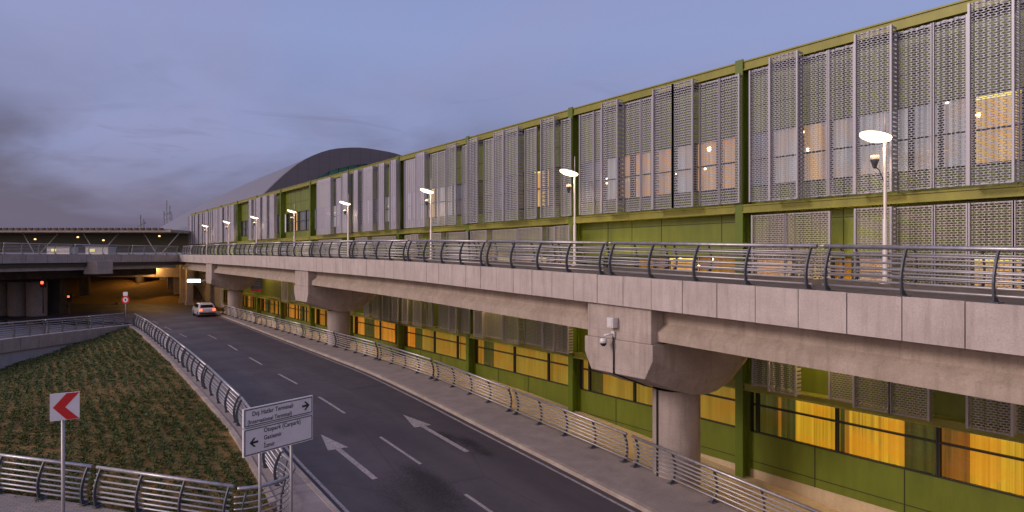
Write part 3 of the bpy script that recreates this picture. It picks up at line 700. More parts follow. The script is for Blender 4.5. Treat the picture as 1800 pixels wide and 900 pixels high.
for n in range(4, 12):
    s = sn(n) + .25; e = min(sn(n + 1), BE) - .25
    while s < e - .8:
        w = rr.choice([1.1, 1.6, 2.3]); w = min(w, e - s); it.append((s, s + w - .02, rr.choice(['cur_shop', 'cur_dim', 'cur_dim', 'cur_orange', 'cur_orange', 'cur_shop']), 's')); s += w
windows(-6.68, -5.06, it, -5.62)
rr = random.Random(13); it = []
for n in range(-2, -1):
    for k in range(4): it.append((sn(n) + .3 + 2.35 * k, sn(n) + .3 + 2.35 * k + 2.3, 'cur_gold', 's'))
windows(-6.68, -5.06, it, -5.62)
# deck-level windows
mid = [px(1325, 1395, 'cur_pink'), px(1397, 1460, 'cur_dim'), px(1463, 1500, 'cur_orange'), px(1502, 1566, 'cur_pink'), px(1568, 1640, 'cur_dim'), px(1642, 1705, 'cur_dim'), px(1707, 1800, 'cur_hall'),
       px(1025, 1062, 'cur_dim'), px(1063, 1118, 'cur_dim'), px(1119, 1150, 'cur_orange'), px(1151, 1172, 'cur_orange'), px(1173, 1222, 'cur_hall'), px(1223, 1298, 'cur_orange'),
       px(840, 868, 'cur_dim'), px(869, 905, 'cur_hall'), px(906, 940, 'cur_orange'), px(941, 962, 'cur_hall'), px(963, 1000, 'cur_orange')]
windows(-2.0, -.04, mid, None)
it = []
for n in range(2, 12):
    s = sn(n) + .25; e = min(sn(n + 1), BE) - .25
    while s < e - .8: w = min(rr.choice([1.4, 2.2, 3.0]), e - s); it.append((s, s + w - .02, rr.choice(['cur_hall', 'cur_dim', 'cur_dim', 'cur_orange']), 's')); s += w
windows(-2.0, -.04, it, None)
up = [px(1316, 1352, 'cur_reflect_dim'), px(1354, 1406, 'cur_reflect'), px(1408, 1457, 'cur_pink'), px(1459, 1502, 'cur_reflect'), px(1504, 1600, 'cur_reflect'), px(1602, 1652, 'cur_reflect'), px(1654, 1702, 'cur_reflect'), px(1710, 1800, 'cur_hall'), 
      px(1020, 1060, 'cur_reflect_dim'), px(1062, 1085, 'cur_reflect'), px(1087, 1110, 'cur_pink'), px(1112, 1146, 'cur_pink'), px(1148, 1182, 'cur_pink'), px(1184, 1218, 'cur_reflect'), px(1220, 1262, 'cur_pink'), px(1264, 1299, 'cur_pink')]
windows(2.62, 4.66, up, 3.64)
it = []
for n in range(1, 12):
    s = sn(n) + .25; e = min(sn(n + 1), BE) - .25
    while s < e - .8: w = min(rr.choice([1.2, 1.6, 2.4]), e - s); it.append((s, s + w - .02, rr.choice(['cur_reflect_dim', 'cur_reflect_dim', 'cur_dim', 'cur_hall', 'cur_reflect']), 's')); s += w
windows(2.62, 4.66, it, 3.64)
it = [(sn(-3) + .3 + 2.4 * k, sn(-3) + .3 + 2.4 * k + 2.35, 'cur_hall', 's') for k in range(8)]
windows(2.62, 4.66, it, 3.64)

glint = []  # glowing spots standing in for street lamps mirrored in the panes
for (bx_, by_, br_) in ((1247, 262, .10), (1240, 297, .06), (1066, 315, .07), (1066, 322, .06), (1187, 305, .05), (1146, 300, .04), (1420, 263, .06), (1412, 232, .04), (893, 355, .05), (1186, 330, .04), (1720, 202, .07), (1665, 180, .05), (1253, 455, .07), (1196, 455, .07), (1200, 436, .05), (1228, 468, .05), (945, 448, .06), (880, 446, .05), (902, 458, .05)):
    Yb = 1.2157 * 1200 * 22.5 / (bx_ - 70); sb = (Yb - SA * 22.5) / CA; MB().lathe((22.5, sb, (450 - by_) / F * Yb), [(0, br_), (br_ * .7, br_ * .7), (br_, 0), (br_ * .7, -br_ * .7), (0, -br_)], 10).build('pane_glint', 'warm_glint', bd)
# perforated screens
def screen(s0, s1, z0, z1, x, mat='screen', proj=0):
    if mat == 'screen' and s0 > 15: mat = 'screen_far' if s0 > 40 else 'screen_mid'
    m = MB(); n = max(4, int((s1 - s0) / .075)); rows = []
    for zq in (z0, z1): rows.append([(x + (.045 if k % 4 in (1, 2) else 0), s0 + (s1 - s0) * k / n, zq) for k in range(n + 1)])
    m.grid(rows, False)
    if proj: m.grid([[(x, s0, z0), (x + proj, s0, z0)], [(x, s0, z1), (x + proj, s0, z1)]], False); m.grid([[(x, s1, z0), (x + proj, s1, z0)], [(x, s1, z1), (x + proj, s1, z1)]], False)
    o = m.build('screen_panel', mat, bd)
    e = MB(); e.box(x - .03, x + .05, s0 - .03, s0 + .03, z0, z1); e.box(x - .03, x + .05, s1 - .03, s1 + .03, z0, z1)
    e.box(x + .05, x + .09, s0 + .03, s1 - .03, z1 - .05, z1); e.box(x + .05, x + .09, s0 + .03, s1 - .03, z0, z0 + .05)
    e.build('frame', 'screen_edge', o)
X0 = 21.62; X1 = 21.25
def scr_px(items, z0, z1, mat):
    for (a, b, pj) in items:
        x = X1 if pj else X0; screen(along(b, x), along(a, x), z0 - (.04 if pj else 0), z1 + (.16 if pj and z1 > 5 else 0), x, mat, .34 if pj else 0)
upper = [(1318, 1352, 0), (1353, 1401, 1), (1409, 1455, 0), (1457, 1501, 0), (1503, 1566, 1), (1575, 1638, 0), (1640, 1700, 0), (1703, 1781, 1), (1790, 1860, 0), (1862, 1950, 0), (1952, 2060, 1),
         (1019, 1043, 0), (1044, 1056, 0), (1058, 1085, 1), (1096, 1126, 0), (1127, 1146, 0), (1148, 1182, 1), (1182, 1217, 1), (1230, 1264, 0), (1265, 1299, 0),
         (823, 839, 1), (850, 867, 0), (868, 884, 1), (885, 910, 1), (923, 943, 0), (951, 974, 1), (987, 1003, 0),
         (711, 730, 0), (731, 746, 1), (757, 770, 0), (771, 783, 0), (785, 801, 1), (813, 821, 0),
         (621, 629, 1), (637, 655, 1), (665, 675, 1), (685, 696, 1), (557, 581, 1), (591, 600, 0), (601, 611, 1)]
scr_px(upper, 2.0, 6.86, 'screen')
far = []
rr = random.Random(5)
for n in range(6, 12):
    if n == 7: far += [(sn(7) + .3, sn(7) + 1.6)]; continue
    s = sn(n) + rr.choice([.2, 1.0]); e = min(sn(n + 1), BE) - .2
    while s < e - .6: w = min(rr.choice([.9, 1.3, 1.9]), e - s); far.append((s, s + w)); s += w + rr.choice([.12, .5, .9])
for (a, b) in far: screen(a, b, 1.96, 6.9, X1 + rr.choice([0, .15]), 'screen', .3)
midl = [(1322, 1380, 0), (1381, 1458, 0), (1503, 1566, 1), (1573, 1640, 0), (1642, 1700, 0), (1703, 1781, 0), (1783, 1900, 0), (828, 855, 1), (866, 908, 0), (911, 952, 1), (962, 973, 0), (975, 1000, 1),
        (712, 722, 0), (723, 735, 1), (757, 775, 1), (786, 822, 0), (655, 695, 0), (625, 645, 1), (560, 600, 0)]
scr_px(midl, -2.0, 1.5, 'screen_low')
lowl = [(1323, 1350, 0), (1351, 1398, 1), (1458, 1500, 0), (1501, 1563, 1), (1564, 1632, 1), (1700, 1779, 1), (1783, 1900, 0),
        (750, 760, 0), (772, 789, 0), (790, 801, 1), (812, 825, 0), (833, 848, 1), (850, 882, 0), (884, 911, 1), (923, 953, 0), (954, 973, 1), (974, 998, 1), (726, 740, 1), (707, 716, 1), (689, 699, 1), (672, 684, 1), (655, 667, 1), (640, 648, 1), (608, 616, 1), (495, 505, 1), (512, 519, 0)]
scr_px(lowl, -4.76, -2.05, 'screen_low')

# ================================================================== arched terminal behind
ar = thing('arched_terminal', (60, 200, -7), 'large arched terminal roof with dark panelled gable rising behind the green building', 'building')
AD = [24, 30, 33, 36.7, 39.8, 42.8, 46.2, 51.1, 57.5, 65.6, 75, 85, 92]; AZ = [-4, 2.5, 7.2, 11.75, 15.1, 18.1, 20.6, 22.75, 23.5, 22.75, 19.4, 12.8, 6]
def arc(d): return sum(interp(d + k, AD, AZ) for k in (-1.6, 0, 1.6)) / 3
S0 = (150 - SA * 60) / CA - 0
def gab(d): return (150 - SA * 60) / CA + (60 - d) * .1
ds = [25 + i * 1.6 for i in range(42)]
rows = []
for t in [0, 12, 25, 40, 56, 73, 90, 112, 134, 156, 179, 210, 243, 270]:
    k_ = interp(t, [0, 56, 90, 134, 179, 243, 280], [1, .965, .925, .855, .765, .63, .50])
    rows.append([(d, gab(d) + t, -7 + (arc(d) + 7) * (k_ * 1.0 + (1 - k_) * .12)) for d in ds])
m = MB(); cut = 6
m.grid([r[cut:] for r in rows]); m.build('roof', 'shell', ar)
m = MB(); m.grid([r[:cut + 1] for r in rows]); m.build('flank_glazing', 'shell_glass', ar)
m = MB(); dsg = [d for d in ds if arc(d) > -4]
def th_(d): return interp(d, [30, 44.8, 50, 58.6, 66, 85], [7.5, 5.6, 4.5, 3.3, 3.6, 6])
m.loft([[(d, gab(d) - .6, arc(d) + .15), (d, gab(d) - .6, arc(d) - th_(d)), (d, gab(d) + 1.5, arc(d) - th_(d)), (d, gab(d) + 1.5, arc(d) + .15)] for d in dsg]); m.build('gable_fascia', 'fascia', ar)
m = MB(); m.grid([[(d, gab(d) + 3, -6) for d in dsg], [(d, gab(d) + 3, arc(d) - th_(d) + .6) for d in dsg]], False); m.build('gable_glazing', principled('teal glass', (.02, .06, .05), .15, 0, (.03, .09, .08), .3, emit=(.02, .06, .05), estr=.6), ar)
m = MB()
for k in range(16):
    d = 45 + k * 2.1; m.box(d, d + .18, gab(d) + 1.6, gab(d) + 2.2, 8, arc(d) - th_(d))
for k in range(12): d = 44 + k * 2.6; m.tube([(d, gab(d) + 1.9, 16), (d + 2.6, gab(d + 2.6) + 1.9, 18.5)], .12, 5)
m.build('gable_truss', 'white_metal', ar)
for k in range(9):
    d = 47 + k * 2.1; m = MB(); m.box(d, d + .55, gab(d) + 1.2, gab(d) + 1.6, 14.2 + .55 * k, 14.6 + .55 * k); m.build('gable_light', principled('fixture', (.5, .55, .5), .5, emit=(.6, .8, .65), estr=.7), ar)

# ================================================================== crossing viaduct, forecourt and canopy (left)
cv = thing('crossing_viaduct', (0, 95, -3), 'wide concrete viaduct crossing over the road at the left, joining the long viaduct', 'viaduct')
J = (14.9, 98.5); K = (-3.1, 82.4); Lq = (-60, 35)
deckpts = [J, K, Lq, (-110, 100), (-60, 240), (20.8, 240), (20.8, 98.5)]
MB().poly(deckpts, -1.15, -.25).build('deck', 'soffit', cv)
def seg(a, b, n):
    return [(a[0] + (b[0] - a[0]) * k / n, a[1] + (b[1] - a[1]) * k / n) for k in range(n + 1)]
for (a, b, n) in ((J, K, 10), (K, Lq, 30)):
    u = Vector((b[0] - a[0], b[1] - a[1], 0)).normalized(); nrm = Vector((-u.y, u.x, 0)); nrm = nrm if nrm.y < 0 else -nrm
    pts = seg(a, b, n)
    m = MB()
    for p, q in zip(pts[:-1], pts[1:]):
        c = Vector(((p[0] + q[0]) / 2, (p[1] + q[1]) / 2, -.26)) + nrm * .12; h = (Vector((q[0] - p[0], q[1] - p[1], 0)) / 2) * .985; m.obox(c, h, nrm * .1, (0, 0, .46))
    m.build('parapet', 'conc', cv)
    m = MB(); c = Vector(((a[0] + b[0]) / 2, (a[1] + b[1]) / 2, -1.35)) - nrm * .7; h = Vector((b[0] - a[0], b[1] - a[1], 0)) / 2
    m.obox(c, h * .99, nrm * .45, (0, 0, .2)); m.build('girder', 'conc', cv)
    for kk in range(1, 5):
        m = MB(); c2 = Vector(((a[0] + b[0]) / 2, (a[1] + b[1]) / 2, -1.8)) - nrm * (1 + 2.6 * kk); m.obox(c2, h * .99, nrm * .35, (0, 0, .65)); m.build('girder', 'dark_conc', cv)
# cross-head with the square end block, running back to the left pier
e0 = CW(-46.4, 76.6); u = Vector((K[0] - J[0], K[1] - J[1], 0)).normalized(); nb = Vector((-u.y, u.x, 0)); nb = nb if nb.y > 0 else -nb
xh = thing('viaduct_pier', (0, 92, -7), 'broad dark pier of the crossing viaduct at the left edge of the photo', 'bridge pier')
MB().obox(e0 + Vector((0, 0, -1.27)) , u * 1.1, nb * .9, (0, 0, .75)).build('cap_end', 'conc', xh, .04)
a_ = CW(-48, 79.5); b_ = CW(-62, 80.5)
m = MB(); m.loft([[a_ + Vector((0, -1.2, -2.0)), a_ + Vector((0, 1.2, -2.0)), a_ + Vector((0, 1.2, -.9)), a_ + Vector((0, -1.2, -.9))], [b_ + Vector((0, -1.4, -3.9)), b_ + Vector((0, 1.4, -3.9)), b_ + Vector((0, 1.4, -.9)), b_ + Vector((0, -1.4, -.9))]]); m.build('cap', 'dark_conc', xh)
for k, X in enumerate((-53.6, -55.9, -58.2)):
    c = CW(X, 77 + .3 * k, -5.6); m = MB(); m.lathe((c.x, c.y, 0), [(1.0, -9.4), (1.0, -2.9)], 24); m.build('column', 'column', xh)
c = CW(-57, 80.2, -5.9); MB().obox(c, CW(1, 0) * 4.2, CW(0, 1) * .5, (0, 0, 3.2)).build('wall', 'dark_conc', xh)
# inner beam + row of columns carrying the forecourt over the road
bm = CW(-54.5, 101, -2.35); MB().obox(bm, CW(1, 0) * 6.2, CW(0, 1) * .6, (0, 0, .75)).build('cross_beam', 'conc', cv)
i = 0
for s_ in (103, 108, 113.5, 120, 128, 138, 150):
    th = thing('forecourt_column', (17, s_, gz(s_) - .1), 'square column lit amber beside the road under the forecourt, %s from the viaduct' % ordn[i], 'column', 'columns lining the underpass')
    MB().box(16.6, 17.4, s_ - .5, s_ + .5, gz(s_) - .1, -1.2).build('shaft', 'conc', th)
    MB().box(16.5, 17.5, s_ - .6, s_ + .6, gz(s_) - .1, gz(s_) + .35).build('base', 'conc', th); i += 1
uw = MB().box(20.2, 20.6, 99, 190, -7, -1.16).build('underpass_wall', 'wall_conc'); tag(uw, 'amber lit side wall of the underpass behind the row of columns', 'wall')
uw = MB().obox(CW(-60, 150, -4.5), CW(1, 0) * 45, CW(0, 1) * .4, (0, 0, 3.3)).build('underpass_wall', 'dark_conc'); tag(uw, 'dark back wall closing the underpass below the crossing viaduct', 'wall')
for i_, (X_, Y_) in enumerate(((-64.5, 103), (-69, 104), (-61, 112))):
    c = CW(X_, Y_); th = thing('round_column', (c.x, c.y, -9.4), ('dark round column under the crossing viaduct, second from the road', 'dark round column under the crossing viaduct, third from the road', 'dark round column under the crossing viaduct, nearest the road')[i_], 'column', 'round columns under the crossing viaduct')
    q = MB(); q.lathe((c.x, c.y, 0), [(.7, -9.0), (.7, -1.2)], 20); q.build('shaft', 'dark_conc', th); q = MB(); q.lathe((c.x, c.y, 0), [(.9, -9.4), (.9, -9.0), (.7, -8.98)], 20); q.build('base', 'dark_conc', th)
# soil bank under the crossing viaduct
m = MB(); rows = []
for k in range(13):
    X = -76 + 3.0 * k; rows.append([CW(X + 1.2 * math.sin(k), 92 + .6 * math.sin(k * 2.1), -7.9), CW(X, 100 + math.sin(k * 1.3), -6.6 + .3 * math.sin(k * 1.7)), CW(X, 112, -4.2 + .25 * math.sin(k * 2.3)), CW(X, 122, -3.6)])
m.grid(rows); struct(m.build('earth_bank', 'soil'))
for k, (X_, Y_, R_, lab) in enumerate(((-66, 88, 2.6, 'dark low bush under the crossing viaduct, nearest the dark pier'), (-61, 92, 2.0, 'dark low bush under the crossing viaduct, middle of three'), (-55.5, 96, 1.5, 'dark low bush under the crossing viaduct, nearest the round sign'))):
    c = CW(X_, Y_); zb = -8.6 if Y_ < 90 else -7.9; t = thing('bush', (c.x, c.y, zb), lab, 'bush', 'bushes under the crossing viaduct'); m = MB(); rb = random.Random(k)
    for q in range(900):
        v = Vector((rb.gauss(0, 1), rb.gauss(0, 1), abs(rb.gauss(0, 1)))).normalized() * R_ * rb.uniform(.5, 1) * (1 + .2 * math.sin(5 * rb.random())); v.z *= .75; w = rb.uniform(.08, .2); a1 = Vector((rb.gauss(0, 1), rb.gauss(0, 1), rb.gauss(0, 1))).normalized() * w; a2 = a1.cross(Vector((0, .3, 1))).normalized() * w
        b_ = c + v + Vector((0, 0, zb)); m.add([b_ - a1, b_ + a2, b_ + a1, b_ - a2], [(0, 1, 2, 3)])
    m.build('foliage', 'leaf', t)
    m = MB()
    for q in range(6): m.tube([tuple(c + Vector((0, 0, zb))), tuple(c + Vector((math.cos(q) * R_ * .5, math.sin(q) * R_ * .5, zb + R_ * .55)))], [.07, .02], 5)
    m.build('stem', 'soffit', t)
# sodium lamps fixed under the forecourt deck
def deck_lamp(x, y, z, e, col=(1, .52, .14), lab=''):
    t = thing('ceiling_lamp', (x, y, z), lab, 'lamp', 'lamps under the forecourt deck')
    MB().box(x - .3, x + .3, y - .15, y + .15, z + .02, z + .14).build('housing', 'post', t)
    MB().box(x - .26, x + .26, y - .11, y + .11, z - .02, z + .018).build('diffuser', 'warm_small', t)
    l = bpy.data.lights.new('lamp_light', 'POINT'); l.energy = e; l.color = col; l.shadow_soft_size = .3
    lo = bpy.data.objects.new('lamp_light', l); COL.objects.link(lo); lo.parent = t; lo.location = (0, 0, -.25)
for i, (x_, y_, e_) in enumerate(((13.5, 102, 420), (13.5, 112, 420), (13, 125, 500), (6, 122, 30), (-4, 112, 45), (-14, 108, 25))):
    deck_lamp(x_, y_, -1.35 if y_ > 100 else -1.6, e_, lab='amber lamp under the forecourt deck, %s from the right' % ordn[i])

# lamps along the building side of the viaduct, lighting the strip below it
for i in range(11):
    s_ = 2.5 + 10 * i; zq = vz(s_) - 1.05; t = thing('wall_lamp', (20.95, s_, zq), 'small amber lamp under the building side of the long viaduct, %s from the right' % ordn[i], 'lamp', 'lamps under the long viaduct')
    MB().box(20.82, 21.0, s_ - .12, s_ + .12, zq + .02, zq + .12).build('housing', 'post', t); MB().box(20.84, 20.98, s_ - .1, s_ + .1, zq - .02, zq + .018).build('diffuser', 'warm_small', t)
    l = bpy.data.lights.new('lamp_light', 'POINT'); l.energy = 330; l.color = (1, .68, .24); l.shadow_soft_size = .25
    lo = bpy.data.objects.new('lamp_light', l); COL.objects.link(lo); lo.parent = t; lo.location = (.05, 0, -.25)
# canopy on the forecourt
cn = thing('forecourt_canopy', CW(-80, 112, .2), 'long low flat canopy with ribbed edge above the crossing viaduct', 'canopy')
m = MB(); m.obox(CW(-93, 116, 4.05), CW(1, 0) * 38, CW(0, 1) * 6, (0, 0, .22)); m.build('roof', 'conc', cn)
m = MB()
for k in range(75): m.obox(CW(-130.5 + k * 1.0, 109.9, 4.40), CW(1, 0) * .30, CW(0, 1) * .2, (0, 0, .13))
m.obox(CW(-93, 110.2, 4.30), CW(1, 0) * 38, CW(0, 1) * .1, (0, 0, .05)); m.build('edge_ribs', 'soffit', cn)
m = MB(); m.obox(CW(-93, 120.5, 2.2), CW(1, 0) * 37, CW(0, 1) * .2, (0, 0, 1.6)); m.build('back_wall', principled('dark shopfront', (.05, .05, .02), .4), cn)
for k in range(7):
    X = -58 - k * 10
    m = MB(); m.tube([CW(X, 112, -.2), CW(X - 3, 113, 3.9)], .07, 8); m.tube([CW(X, 112, -.2), CW(X + 3, 113, 3.9)], .07, 8); m.build('strut', 'white_metal', cn)
rr = random.Random(2)
for k in range(6):
    X = -60 - k * 6.6 + rr.uniform(-1.5, 1.5); c = CW(X, 113.5, 3.05 + rr.uniform(-.5, .3))
    MB().lathe(c, [(0, .14), (.14, .09), (.19, 0), (.14, -.09), (0, -.14)], 10).build('ceiling_light', 'warm_dim', cn)
# small lit kiosk boxes behind the railing
for k, (X, cl_, lab) in enumerate(((-49.5 - 9.5, 'lamp_w', 'small glazed kiosk with pale lit window on the forecourt, right of the two'), (-64.5, 'warm_small', 'small glazed kiosk with yellow lit window on the forecourt, left of the two'))):
    t = thing('kiosk', CW(X, 98, -.2), lab, 'kiosk')
    MB().obox(CW(X, 98, .55), CW(1, 0) * 1.6, CW(0, 1) * 1.0, (0, 0, .8)).build('body', 'white_metal', t); MB().obox(CW(X, 98, 1.42), CW(1, 0) * 1.8, CW(0, 1) * 1.2, (0, 0, .07)).build('roof', 'post', t)
    MB().obox(CW(X - .6, 96.96, .8), CW(1, 0) * .35, CW(0, 1) * .03, (0, 0, .2)).build('window', principled('kiosk window', (.3, .3, .1), .4, emit=(.8, .7, .25), estr=1.0), t)
# railings on the crossing viaduct
pts = [J, K]; i = 0
for (a, b, n) in ((J, K, 3), (K, (-31, 59.1), 5)):
    for k in range(n):
        p = Vector((a[0] + (b[0] - a[0]) * k / n, a[1] + (b[1] - a[1]) * k / n, .2)); q = Vector((a[0] + (b[0] - a[0]) * (k + 1) / n, a[1] + (b[1] - a[1]) * (k + 1) / n, .2)); u_ = (q - p).normalized() * .1
        place_rail(p + u_, q - u_, 'crossing viaduct railing section, %s leftwards from the long viaduct' % ordn[i], 'railing sections on the crossing viaduct', True); i += 1
# radio masts on the skyline
for k, (px_, ytop, Yd, hw, lab) in enumerate(((295, 352, 420, 2.4, 'tall lattice mast group on the skyline left of the arched roof'), (250, 378, 300, 1.5, 'short leaning mast on the skyline, left of the lattice mast'))):
    X = (px_ - 900) / F * Yd; H = (450 - ytop) / F * Yd; c = CW(X, Yd); t = thing('radio_mast', (c.x, c.y, -9), lab, 'mast')
    for j, (ox, hh) in enumerate(((-hw, .8), (-hw * .3, 1.0), (hw * .5, .9), (hw, .75)) if k == 0 else ((-hw * .5, 1), (hw * .4, .9))):
        q = CW(X + ox, Yd); m = MB(); m.tube([(q.x, q.y, -9), (q.x, q.y, H * hh)], .28, 6); m.build('pole', 'roof_top', t)
    m = MB()
    for z_ in frange(4, H * .75, 3): m.tube([tuple(CW(X - hw, Yd, z_)), tuple(CW(X + hw, Yd, z_ + 1.4))], .16, 5)
    m.build('bracing', 'roof_top', t)

# ================================================================== SIGNS, CAR, PEOPLE
def text_mesh(txt, size, mat, parent, M4, name='lettering', align='LEFT', sx=1.0):
    cu = bpy.data.curves.new('t', 'FONT'); cu.body = txt; cu.size = size; cu.extrude = .003; cu.align_x = align
    cu.space_character = 1.05
    o = bpy.data.objects.new('t', cu); COL.objects.link(o); bpy.context.view_layer.update()
    me = bpy.data.meshes.new_from_object(o.evaluated_get(bpy.context.evaluated_depsgraph_get())); bpy.data.objects.remove(o)
    off = parent.location if not parent.parent else parent.parent.location
    me.transform(Matrix.Diagonal((sx, 1, 1, 1))); me.transform(M4); me.transform(Matrix.Translation(-off)); me.materials.clear(); me.materials.append(M[mat])
    q = bpy.data.objects.new(name, me); COL.objects.link(q); q.parent = parent; return q
# direction sign
a = CW((427 - 900) / F * 14.1, 14.1); b = CW((549 - 900) / F * 15.55, 15.55); zt_, zb_ = -3.17, -4.17
ux = (b - a).normalized(); up_ = Vector((0, 0, 1)); nn = ux.cross(up_); Wd = (b - a).length
g0 = gz(14) - .02
t = thing('direction_sign', ((a.x + b.x) / 2, (a.y + b.y) / 2, g0), 'white two-part direction sign on two grey poles, Dis Hatlar Terminali above and Otopark below', 'road sign')
if nn.dot(-a) < 0: nn = -nn
mid_ = (a + b) / 2
def panel(z0, z1, nm):
    c = mid_ + Vector((0, 0, (z0 + z1) / 2))
    o = MB().obox(c, ux * (Wd / 2), nn * .02, (0, 0, (z1 - z0) / 2)).build(nm, 'sign_white', t)
    e = MB(); f = .018
    for zz_ in (z0 + .03, z1 - .03): e.obox(mid_ + Vector((0, 0, zz_)) + nn * .022, ux * (Wd / 2 - .03), nn * .004, (0, 0, .008))
    for sgn in (-1, 1): e.obox(mid_ + Vector((0, 0, (z0 + z1) / 2)) + ux * sgn * (Wd / 2 - .03) + nn * .022, ux * .008, nn * .004, (0, 0, (z1 - z0) / 2 - .03))
    e.build('border', 'black', o); return o
zm = zt_ - .41
p1 = panel(zm + .012, zt_, 'upper_panel'); p2 = panel(zb_, zm - .012, 'lower_panel')
def M4(xo, zo):
    R = Matrix((ux, up_, nn)).transposed().to_4x4(); return Matrix.Translation(a + ux * xo + Vector((0, 0, zo)) + nn * .024) @ R
text_mesh('Dış Hatlar Terminali', .135, 'black', p1, M4(.20, zt_ - .175), sx=.86)
text_mesh('(International Terminal)', .125, 'black', p1, M4(.09, zt_ - .335), sx=.86)
text_mesh('Otopark (Carpark)', .135, 'black', p2, M4(.48, zm - .16), sx=.86)
text_mesh('Gaziemir', .135, 'black', p2, M4(.48, zm - .32), sx=.86)
text_mesh('İzmir', .135, 'black', p2, M4(.48, zm - .49), sx=.86)
def arrow(cx_, cz_, sg, par, L=.1):
    m = MB(); pts = [(L, 0), (L - .10, .095), (L - .145, .095), (L - .075, .022), (-L, .022), (-L, -.022), (L - .075, -.022), (L - .145, -.095), (L - .10, -.095)]
    vs = []
    for k in (0, 1): vs += [a + ux * (cx_ + sg * p[0]) + Vector((0, 0, cz_ + p[1])) + nn * (.022 + .005 * k) for p in pts]
    n = len(pts); m.add(vs, [tuple(range(n)), tuple(range(n, 2 * n))[::-1]] + [(k, (k + 1) % n, n + (k + 1) % n, n + k) for k in range(n)]); m.build('arrow', 'black', par)
arrow(Wd - .2, zt_ - .20, 1, p1); arrow(.24, zm - .32, -1, p2)
for f in (.25, .70):
    c = a + ux * Wd * f - nn * .06; m = MB(); m.tube([(c.x, c.y, g0), (c.x, c.y, zt_ - .05)], .032, 10); m.build('pole', 'pole', t)
MB().obox(mid_ - nn * .035 + Vector((0, 0, zm)), ux * (Wd / 2 - .05), nn * .012, (0, 0, .03)).build('back_rail', 'sign_back', t)
# chevron sign
Yc = 13.6; a = CW((87.5 - 900) / F * (Yc - .15), Yc - .15); b = CW((140 - 900) / F * (Yc + .12), Yc + .12); ux2 = (b - a).normalized(); n2 = ux2.cross(up_)
if n2.dot(-a) < 0: n2 = -n2
Wd2 = (b - a).length; zc_ = -(714 - 450) / F * Yc; hh = .27; c = (a + b) / 2
g1 = gz(c.y) - .02
t = thing('chevron_sign', (c.x, c.y, g1), 'square white sign with a red chevron pointing left, on a grey pole', 'road sign')
o = MB().obox(c + Vector((0, 0, zc_)), ux2 * (Wd2 / 2), n2 * .012, (0, 0, hh)).build('panel', 'sign_white', t)
m = MB(); pts = [(.52, 1), (1, 1), (.52, .0), (1, -1), (.52, -1), (-.0, 0)]
pts = [(.12, .97), (.97, .97), (.02, -.05), (.97, -.97), (.12, -.97), (-.8, -.02)]
vs = []
for k in (0, 1): vs += [c + Vector((0, 0, zc_ + p[1] * hh)) + ux2 * (p[0] * Wd2 / 2) + n2 * (.013 + .004 * k) for p in pts]
m.add(vs, [(6, 7, 8, 11), (8, 9, 10, 11)] + [(k, (k + 1) % 6, 6 + (k + 1) % 6, 6 + k) for k in range(6)]); m.build('chevron', 'red', o)
q = c + ux2 * (-.03) - n2 * .05; m = MB(); m.tube([(q.x, q.y, g1), (q.x, q.y, zc_ + .2)], .035, 12); m.build('pole', 'pole', t)
# speed limit sign beside the road fork
c = CW((221 - 900) / F * 64, 64, 0); g2 = gz(73)
t = thing('round_sign', (c.x, c.y, g2), 'small round red ringed sign on a thin pole at the island tip', 'road sign')
MB().tube([(c.x, c.y, g2), (c.x, c.y, -3.35)], .04, 8).build('pole', 'pole', t)
fw = CW(0, -1); rt = CW(1, 0)
def disc(cz, r0, r1, y0, nm, mat, par):
    m = MB(); n = 24; vs = []
    for k in range(n): th_a = 2 * math.pi * k / n; vs.append(c + rt * r0 * math.cos(th_a) + Vector((0, 0, cz + r0 * math.sin(th_a))) + fw * y0)
    for k in range(n): th_a = 2 * math.pi * k / n; vs.append(c + rt * r1 * math.cos(th_a) + Vector((0, 0, cz + r1 * math.sin(th_a))) + fw * y0)
    for k in range(n): th_a = 2 * math.pi * k / n; vs.append(c + rt * r1 * math.cos(th_a) + Vector((0, 0, cz + r1 * math.sin(th_a))) + fw * (y0 - .03))
    fs = [(k, (k + 1) % n, n + (k + 1) % n, n + k) for k in range(n)] + [(n + k, n + (k + 1) % n, 2 * n + (k + 1) % n, 2 * n + k) for k in range(n)]
    if r0 == 0: fs = [(n + k, n + (k + 1) % n, 2 * n + (k + 1) % n, 2 * n + k) for k in range(n)] + [tuple(range(n, 2 * n))]
    m.add(vs, fs); return m.build(nm, mat, par)
disc(-4.1, 0, .24, .05, 'face', 'sign_white', t); disc(-4.1, .24, .38, .06, 'red_ring', 'red', t)
MB().obox(c + fw * .06 + Vector((0, 0, -4.1)), rt * .06, fw * .004, (0, 0, .10)).build('numeral', 'black', t)
MB().obox(c + fw * .05 + Vector((0, 0, -3.55)), rt * .22, fw * .01, (0, 0, .18)).build('plate', 'sign_white', t)
